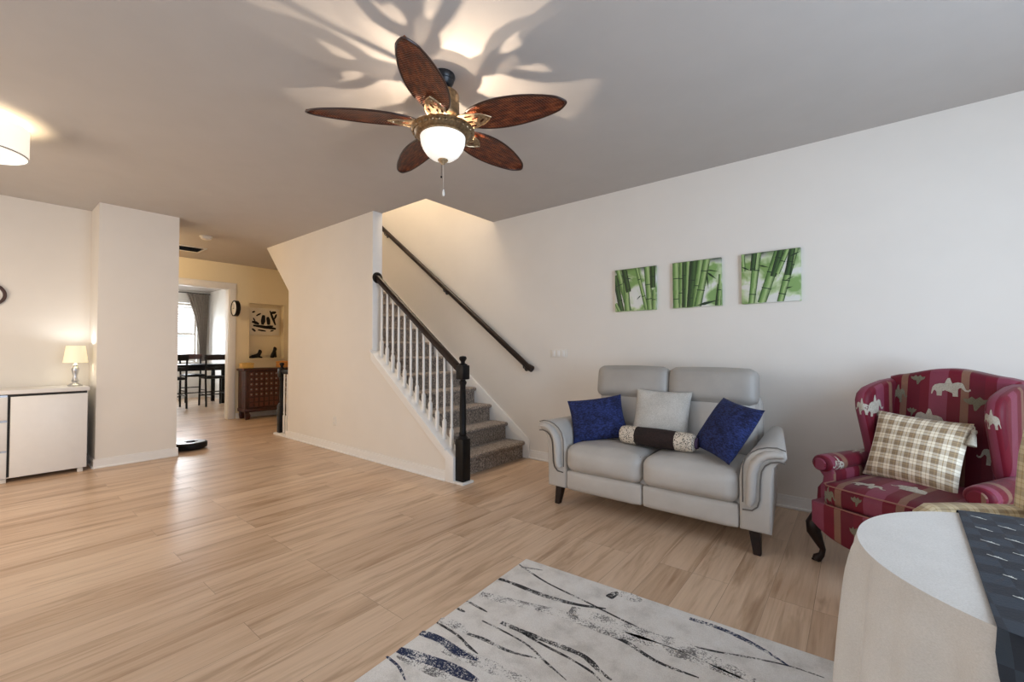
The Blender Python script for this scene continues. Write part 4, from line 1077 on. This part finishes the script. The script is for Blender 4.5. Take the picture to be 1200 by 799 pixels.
# ================================================================== SIDEBOARD AND TABLE LAMP
CX = -6.05
sb = thing('sideboard', (-6.29, .0, 0), 'low white sideboard with drawers and plain doors against the left wall', 'sideboard')
def sbp(mb, name, mat, par=None):
    bmesh.ops.translate(mb.bm, verts=mb.bm.verts[:], vec=-Vector(sb.location)); return mb.build(name, mat, par or sb)
Y0, Y1 = -.82, .735
k = MB(); k.box(-6.53, CX-.020, Y0, Y1, .04, .805, bev=.003); k.box(-6.535, CX+.004, Y0-.012, Y1+.012, .805, .843, bev=.004); sbp(k, 'carcass', M['white'])
for y in (Y0+.03, .19, .69):
    for x in (-6.50, -6.09): k = MB(); k.box(x-.02, x+.02, y-.02, y+.02, 0, .04, bev=.003); sbp(k, 'foot', M['cream'])
k = MB(); k.box(-6.5, CX-.019, Y0+.005, Y1-.005, .782, .806); k.box(-6.5, CX-.0195, .21, .226, .05, .79); k.box(-6.5, CX-.0195, -.268, -.252, .05, .79); sbp(k, 'shadow_gap', M['gap_shade'])  # dark strips painted in as the shade between doors and drawers
for y0, y1 in ((.228, Y1-.002), (Y0+.002, -.270)):
    k = MB(); k.box(CX-.020, CX, y0, y1, .045, .782, bev=.003); sbp(k, 'door', M['white'])
for z0, z1 in ((.045, .278), (.296, .552), (.572, .782)):
    k = MB(); k.box(CX-.020, CX, -.250, .208, z0, z1, bev=.003); d = sbp(k, 'drawer', M['white'])
    k = MB(); k.box(CX-.022, CX-.008, -.250, .208, z1, z1+.016); q = sbp(k, 'drawer_grip', M['metal'], d)
lp = thing('table_lamp', (-6.30, .668, .843), 'small lit table lamp with cream shade on the white sideboard', 'table lamp')
k = MB(); k.lathe([(0, 0), (.056, 0), (.058, .008), (.046, .018), (.030, .026), (.022, .04), (.030, .052), (.022, .066), (.016, .10), (.026, .15), (.030, .175), (.018, .195), (.014, .20), (.024, .212), (.014, .222), (.010, .25), (.010, .30), (0, .30)], 28); k.build('lamp_base', M['metal'], lp)
k = MB(); k.lathe([(.094, .240), (.072, .412), (.070, .412), (.092, .240), (.094, .240)], 40); k.build('lamp_shade', M['shade'], lp)
k = MB(); k.lathe([(0, .28), (.014, .285), (.026, .315), (.022, .345), (0, .358)], 16); k.build('bulb', emis('lit_bulb', (1, .9, .7), 4), lp)
k = MB()
for i in range(3): a = 2*PI*i/3; k.tube([(0, 0, .372), (.073*math.cos(a), .073*math.sin(a), .40)], .0015, 5)
k.tube([(0, 0, .345), (0, 0, .376)], .002, 6); k.build('shade_carrier', M['metal'], lp)
light('lamp_up', 'POINT', (0, 0, .385), 3.6, (.92, .96, 1), radius=.02, parent=lp)
light('lamp_down', 'POINT', (0, 0, .262), .7, (1, .93, .80), radius=.02, parent=lp)
ck = thing('wall_clock', (XL, .094, 1.752), 'round wall clock with dark wooden rim above sideboard at left edge', 'clock')
RX = Matrix.Rotation(R(90), 4, 'Y')
k = MB(); k.lathe([(.085, .004), (.085, .020), (.092, .032), (.104, .034), (.112, .026), (.113, .0), (.085, .0)], 48, mat=RX); k.build('rim', M['chest'], ck)
k = MB(); k.lathe([(0, 0), (.088, 0), (.088, .012), (0, .012)], 40, mat=RX); k.build('dial', M['cream'], ck)
k = MB(); k.box(.013, .015, -.003, .003, -.01, .055); k.box(.013, .015, -.003, .045, -.003, .003); k.build('hands', M['black'], ck)

# robot vacuum
rv = thing('robot_vacuum', (-6.40, 1.69, 0), 'round black robot vacuum on the floor beside the pillar', 'robot vacuum')
k = MB(); k.lathe([(0, .012), (.15, .012), (.165, .018), (.170, .03), (.170, .072), (.166, .080), (.158, .084), (0, .085)], 48); k.build('body', M['black'], rv)
k = MB(); k.lathe([(.07, .0845), (.145, .0845), (.146, .088), (.138, .090), (.075, .090), (.07, .0845)], 48); k.build('top_ring', M['metal'], rv)
k = MB(); k.lathe([(0, .085), (.045, .085), (.045, .096), (.038, .102), (0, .102)], 28); k.build('turret', M['iron'], rv)
for y in (-.11, .11): k = MB(); k.lathe([(0, -.012), (.03, -.012), (.034, 0), (.03, .012), (0, .012)], 20, mat=Matrix.Translation((0, y, .034)) @ Matrix.Rotation(R(90), 4, 'X')); k.build('wheel', M['iron'], rv)

# ================================================================== HALL
ch = thing('lattice_chest', (-8.43, 3.34, 0), 'dark wooden chest with square lattice front below the niche', 'chest')
def chp(mb, name, mat, par=None):
    bmesh.ops.translate(mb.bm, verts=mb.bm.verts[:], vec=-Vector(ch.location)); return mb.build(name, mat, par or ch)
X0, X1, Y0, Y1 = -8.60, -8.28, 2.96, 3.74
k = MB(); k.box(X0, X1-.02, Y0, Y1, .16, .85, bev=.006)
for y in (Y0, Y1-.055): k.box(X1-.045, X1+.005, y, y+.055, .10, .85, bev=.006)
k.box(X0, X1+.008, Y0-.010, Y1+.010, .13, .19, bev=.008); chp(k, 'body', M['chest'])
k = MB(); k.box(X0-.005, X1+.03, Y0-.03, Y1+.03, .85, .89, bev=.012, seg=3); chp(k, 'top', M['chest'])
k = MB(); k.box(X1-.022, X1-.012, Y0+.06, Y1-.06, .22, .82); chp(k, 'backing_panel', mottled('dark_red_panel', (.16, .055, .035), .5))
k = MB(); a0, a1, b0_, b1_ = Y0+.06, Y1-.06, .21, .835; ncol, nrow = 8, 7
for i in range(ncol+1): y = a0+(a1-a0)*i/ncol; k.box(X1-.012, X1+.004, y-.011, y+.011, b0_, b1_, bev=.003)
for j in range(nrow+1): z = b0_+(b1_-b0_)*j/nrow; k.box(X1-.012, X1+.002, a0, a1, z-.011, z+.011, bev=.003)
lt = chp(k, 'lattice', M['chest'])
k = MB(); k.lathe([(0, 0), (.016, 0), (.012, .008), (0, .011)], 10, mat=RX); st0 = k.build('stud', M['metal'], lt)
for i in range(ncol):
    for j in range(2, nrow):
        y = a0+(a1-a0)*(i+.5)/ncol; z = b0_+(b1_-b0_)*(j+.5)/nrow
        q = st0 if i == 0 and j == 2 else st0.copy()
        if q is not st0: COL.objects.link(q); q.parent = lt
        q.location = Vector((X1-.012, y, z))-Vector(ch.location)
for y in (Y0+.02, Y1-.08):
    for x in (X1-.06, X0+.01): k = MB(); k.prism([(y, 0), (y+.06, 0), (y+.075, .07), (y+.05, .135), (y-.005, .135), (y-.012, .07)], 'x', x, x+.05, bev=.006); chp(k, 'foot', M['chest'])
def rbox_thing(name, loc, size, mat, label, cat):
    t = thing(name, loc, label, cat); w, d, h = size
    k = MB(); k.rbox((0, 0, h*.38), (w, d, h*.76), .015, (0, 0, 0), 6); k.build('box_body', mat, t)
    k = MB(); k.rbox((0, 0, h*.86), (w+.01, d+.01, h*.28), .012, (0, 0, .008), 6); k.build('lid', mat, t); return t
rbox_thing('trinket_box', (-8.40, 3.02, .89), (.15, .19, .095), M['yellow'], 'small yellow box on the left end of the lattice chest', 'box')
rbox_thing('trinket_box', (-8.40, 3.64, .89), (.15, .20, .115), M['orange'], 'small orange box on the chest behind the guard rail', 'box')
# framed print in the niche
ar = thing('black_and_white_print', (XD-.113, 3.44, 1.75), 'cream print with black brush strokes hanging in the niche', 'wall art')
k = MB(); k.box(0, .02, -.26, .26, -.26, .25, bev=.003)
rnd = random.Random(4)
def stroke(p0, p1, w):
    a, b = Vector(p0), Vector(p1); d = (b-a); nr = Vector((-d.y, d.x)).normalized()*1.45; P = []
    for i in range(7): t = i/6; P.append(a.lerp(b, t)+nr*w*(.5+.5*math.sin(PI*t)*rnd.uniform(.7, 1.2)))
    for i in range(6, -1, -1): t = i/6; P.append(a.lerp(b, t)-nr*w*(.5+.4*math.sin(PI*t)*rnd.uniform(.6, 1.2)))
    f = k.bm.faces.new([k.bm.verts.new((.0205, p.x, p.y)) for p in P]); f.material_index = 1
for s in (((-.20, -.08), (.20, -.13), .022), ((-.22, -.01), (-.10, -.05), .02), ((.09, .21), (.19, -.06), .016), ((-.02, .12), (-.04, -.06), .030), ((.05, .09), (.07, -.06), .028), ((-.15, .10), (-.07, .15), .012), ((.10, .16), (.20, .19), .02), ((.17, .05), (.21, .15), .014), ((-.22, .16), (-.17, .18), .012), ((-.12, -.16), (.02, -.18), .012), ((.10, -.18), (.16, -.16), .010), ((-.22, -.14), (-.16, -.19), .014), ((-.20, .06), (-.17, .0), .01), ((.0, -.10), (.15, -.08), .014)): stroke(*s)
k.build('print_canvas', [M['artwhite'], M['black']], ar, recalc=False)
# two black dog figures on the niche ledge
def skinned(name, chain, mat, parent):
    V, E, RR = chain; me = bpy.data.meshes.new(name); me.from_pydata([Vector(v) for v in V], E, []); o = bpy.data.objects.new(name, me); COL.objects.link(o)
    o.modifiers.new('s', 'SKIN'); 
    if not me.skin_vertices: me.skin_vertices.new()
    for i, r in enumerate(RR): me.skin_vertices[0].data[i].radius = (r, r)
    me.skin_vertices[0].data[0].use_root = True
    o.modifiers.new('d', 'SUBSURF').levels = 2; o.modifiers['d'].render_levels = 2
    dg = bpy.context.evaluated_depsgraph_get(); me2 = bpy.data.meshes.new_from_object(o.evaluated_get(dg)); o.modifiers.clear(); o.data = me2; me2.name = name
    me2.materials.clear(); me2.materials.append(mat); me2.polygons.foreach_set('use_smooth', [True]*len(me2.polygons)); o.parent = parent; return o
d1 = thing('dog_figurine', (-8.655, 3.26, NZ0), 'black figurine of a lying dog on the left of the niche ledge', 'figurine')
skinned('figure', ([(0, -.03, .038), (0, .03, .05), (0, .065, .085), (0, .075, .135), (0, .11, .128), (.025, .06, .03), (.025, .11, .014), (-.025, .06, .03), (-.025, .11, .014), (0, -.075, .032), (.03, -.08, .018), (-.03, -.08, .018), (0, -.125, .016), (.018, .062, .158), (-.018, .062, .158)],
 [(0, 1), (1, 2), (2, 3), (3, 4), (1, 5), (5, 6), (1, 7), (7, 8), (0, 9), (9, 10), (9, 11), (9, 12), (3, 13), (3, 14)], [.032, .034, .028, .030, .014, .015, .012, .015, .012, .032, .018, .018, .008, .009, .009]), M['black'], d1)
d2 = thing('dog_figurine', (-8.655, 3.575, NZ0), 'black figurine of a sitting dog on the right of the niche ledge', 'figurine')
skinned('figure', ([(0, -.02, .045), (0, 0, .095), (0, .015, .145), (0, .02, .185), (0, .058, .178), (.02, .03, .07), (.02, .038, .012), (-.02, .03, .07), (-.02, .038, .012), (.035, .0, .022), (-.035, .0, .022), (0, -.06, .012), (.018, .01, .212), (-.018, .01, .212)],
 [(0, 1), (1, 2), (2, 3), (3, 4), (1, 5), (5, 6), (1, 7), (7, 8), (0, 9), (0, 10), (0, 11), (3, 12), (3, 13)], [.042, .036, .026, .030, .014, .015, .012, .015, .012, .022, .022, .008, .009, .009]), M['black'], d2)
# clock on a bracket at the side of the opening
hc = thing('bracket_clock', (XD+.155, 2.865, 1.94), 'round black-rimmed clock beside the dining room opening', 'clock')
RY = Matrix.Rotation(R(90), 4, 'X')
k = MB(); k.lathe([(.118, -.03), (.118, .03), (.128, .036), (.138, .030), (.138, -.030), (.128, -.036), (.118, -.03)], 40, mat=RY); k.build('rim', M['black'], hc)
k = MB(); k.lathe([(0, -.026), (.12, -.026), (.12, .026), (0, .026)], 36, mat=RY); k.build('dial', M['cream'], hc)
k = MB(); k.box(-.003, .003, -.030, -.027, -.01, .08); k.box(-.05, .003, -.030, -.027, -.003, .003); k.build('hands', M['black'], hc)
k = MB(); k.tube([(-.135, 0, 0), (-.157, 0, 0)], .010, 10); k.box(-.158, -.152, -.025, .025, -.05, .05, bev=.002); k.build('bracket', M['black'], hc)
# hall ceiling light round the corner of the pillar, stairwell light above
hl = thing('flush_ceiling_lamp', (-7.65, .95, H), 'flush hall ceiling lamp around the corner of the pillar', 'ceiling lamp')
k = MB(); k.lathe([(0, 0), (.15, 0), (.155, -.02), (.15, -.03), (0, -.03)], 32); k.build('mount', M['bronze'], hl)
k = MB(); k.lathe([(.145, -.03), (.135, -.06), (.10, -.085), (.05, -.098), (0, -.10)], 32); k.build('glass_shade', M['bowl'], hl, sharp=80)
light('hall_glow', 'POINT', (0, 0, -.20), 72, (1, .74, .44), radius=.10, parent=hl)
ul = thing('landing_ceiling_lamp', (-5.2, 3.40, 5.5), 'flush ceiling lamp above the upper landing of the stairs', 'ceiling lamp')
k = MB(); k.lathe([(0, 0), (.15, 0), (.155, -.02), (.15, -.03), (0, -.03)], 32); k.build('mount', M['bronze'], ul)
k = MB(); k.lathe([(.145, -.03), (.135, -.06), (.10, -.085), (.05, -.098), (0, -.10)], 32); k.build('glass_shade', M['bowl'], ul, sharp=80)
light('landing_glow', 'POINT', (.9, 0, -.30), 190, (1, .86, .68), radius=.12, parent=ul)

# ================================================================== DINING ROOM
dt = thing('dining_table', (-11.75, 2.62, 0), 'tall black dining table seen through the hall opening', 'table')
k = MB(); k.box(-.42, .42, -1.15, 1.10, .86, .90, bev=.006); k.build('tabletop', M['black'], dt)
k = MB(); k.box(-.36, .36, -1.05, 1.03, .76, .86, bev=.004); k.build('apron', M['black'], dt)
for x in (-.34, .34):
    for y in (-1.02, 1.0): k = MB(); k.box(x-.035, x+.035, y-.035, y+.035, 0, .77, bev=.004); k.build('leg', M['black'], dt)
def bar_chair(loc, rz, label, wood):
    t = thing('bar_chair', loc, label, 'chair', rz, 'tall dining chairs')
    k = MB(); k.rbox((0, 0, .62), (.44, .42, .05), .02, (0, 0, .012), 8); k.build('seat', M['black'], t)
    k = MB(); k.prism([(-.23, 1.0), (.23, 1.0), (.24, 1.06), (.235, 1.115), (0, 1.125), (-.235, 1.115), (-.24, 1.06)], 'y', .225, .25, bev=.005)
    for v in k.bm.verts: v.co.y += .03*(1-(v.co.x/.24)**2)
    k.build('top_rail', wood, t)
    k = MB(); k.box(-.20, .20, .215, .235, .80, .86, bev=.004); k.build('back_rail', M['black'], t)
    for s in (-1, 1):
        k = MB(); k.tube([(s*.20, .26, 0), (s*.20, .205, .60), (s*.205, .245, 1.08)], .019, 8); k.build('leg', M['black'], t)
        k = MB(); k.tube([(s*.20, -.20, 0), (s*.195, -.185, .62)], .019, 8); k.build('leg', M['black'], t)
        k = MB(); k.tube([(s*.198, -.19, .26), (s*.20, .235, .26)], .012, 8); k.build('stretcher', M['black'], t)
    for y, z in ((-.19, .22), (.235, .32)): k = MB(); k.tube([(-.198, y, z), (.198, y, z)], .012, 8); k.build('stretcher', M['black'], t)
    return t
bar_chair((-11.16, 3.345, 0), R(-90), 'black bar chair at the right near side of the dining table', M['espresso'])
bar_chair((-11.16, 2.60, 0), R(-90), 'black bar chair half hidden by the pillar at the dining table', M['black'])
bar_chair((-12.36, 3.30, 0), R(90), 'bar chair with brown top rail behind the dining table', M['chest'])
# curtain swept to the side of the shuttered window
m = MB()
def cf(a, b):
    z = 2.66-b*1.72; top = 1-b
    y0 = 3.36+.30*(1-(1-b)**2.1); y1 = 3.85-.05*b
    y = y0+(y1-y0)*a; return Vector((XF+.12+.032*math.sin(a*2*PI*7)*(1-.35*b), y, z))
m.grid(cf, 70, 24)
bmesh.ops.solidify(m.bm, geom=m.bm.faces[:], thickness=.006)
tag(m.build('curtain', M['curtain'], origin=(XF+.12, 3.4, .94), sharp=80), 'taupe curtain swept aside at the dining room window', 'curtain')
rd = MB(); rd.tube([(XF+.12, 1.2, 2.675), (XF+.12, 3.875, 2.675)], .012, 10)
for y in (1.25, 3.80): rd.tube([(XF+.12, y, 2.675), (XF+.002, y, 2.675)], .008, 8)
tag(rd.build('curtain_rod', M['iron'], origin=(XF+.12, 2.4, 2.675)), 'dark curtain rod above the dining room window', 'curtain rod')
# chandelier over the dining table, its right arm peeping past the pillar
cd = thing('chandelier', (-11.75, 2.53, H), 'small bronze chandelier above the dining table', 'chandelier')
k = MB(); k.lathe([(0, 0), (.06, 0), (.05, -.03), (.006, -.035), (.006, -.52), (0, -.52)], 16); k.build('stem', M['bronze'], cd)
k = MB(); k.lathe([(0, -.50), (.03, -.52), (.045, -.58), (.02, -.66), (.03, -.70), (0, -.74)], 16); k.build('hub', M['bronze'], cd)
for i in range(5):
    a = R(90)+2*PI*i/5; ca, sa = math.cos(a), math.sin(a)
    k = MB(); k.tube([(.03*ca, .03*sa, -.64), (.14*ca, .14*sa, -.72), (.25*ca, .25*sa, -.70), (.29*ca, .29*sa, -.63)], .008, 8); am = k.build('arm', M['bronze'], cd)
    k = MB(); k.lathe([(0, -.63), (.03, -.63), (.032, -.62), (.012, -.61), (.012, -.54), (0, -.54)], 12, (.29*ca, .29*sa, 0)); k.build('candle', M['cream'], am)
light('dining_fill', 'POINT', (0, 0, -.42), 45, (1, .90, .76), radius=.25, parent=cd)  # added fill to lift the dim dining room; the candles stay unlit
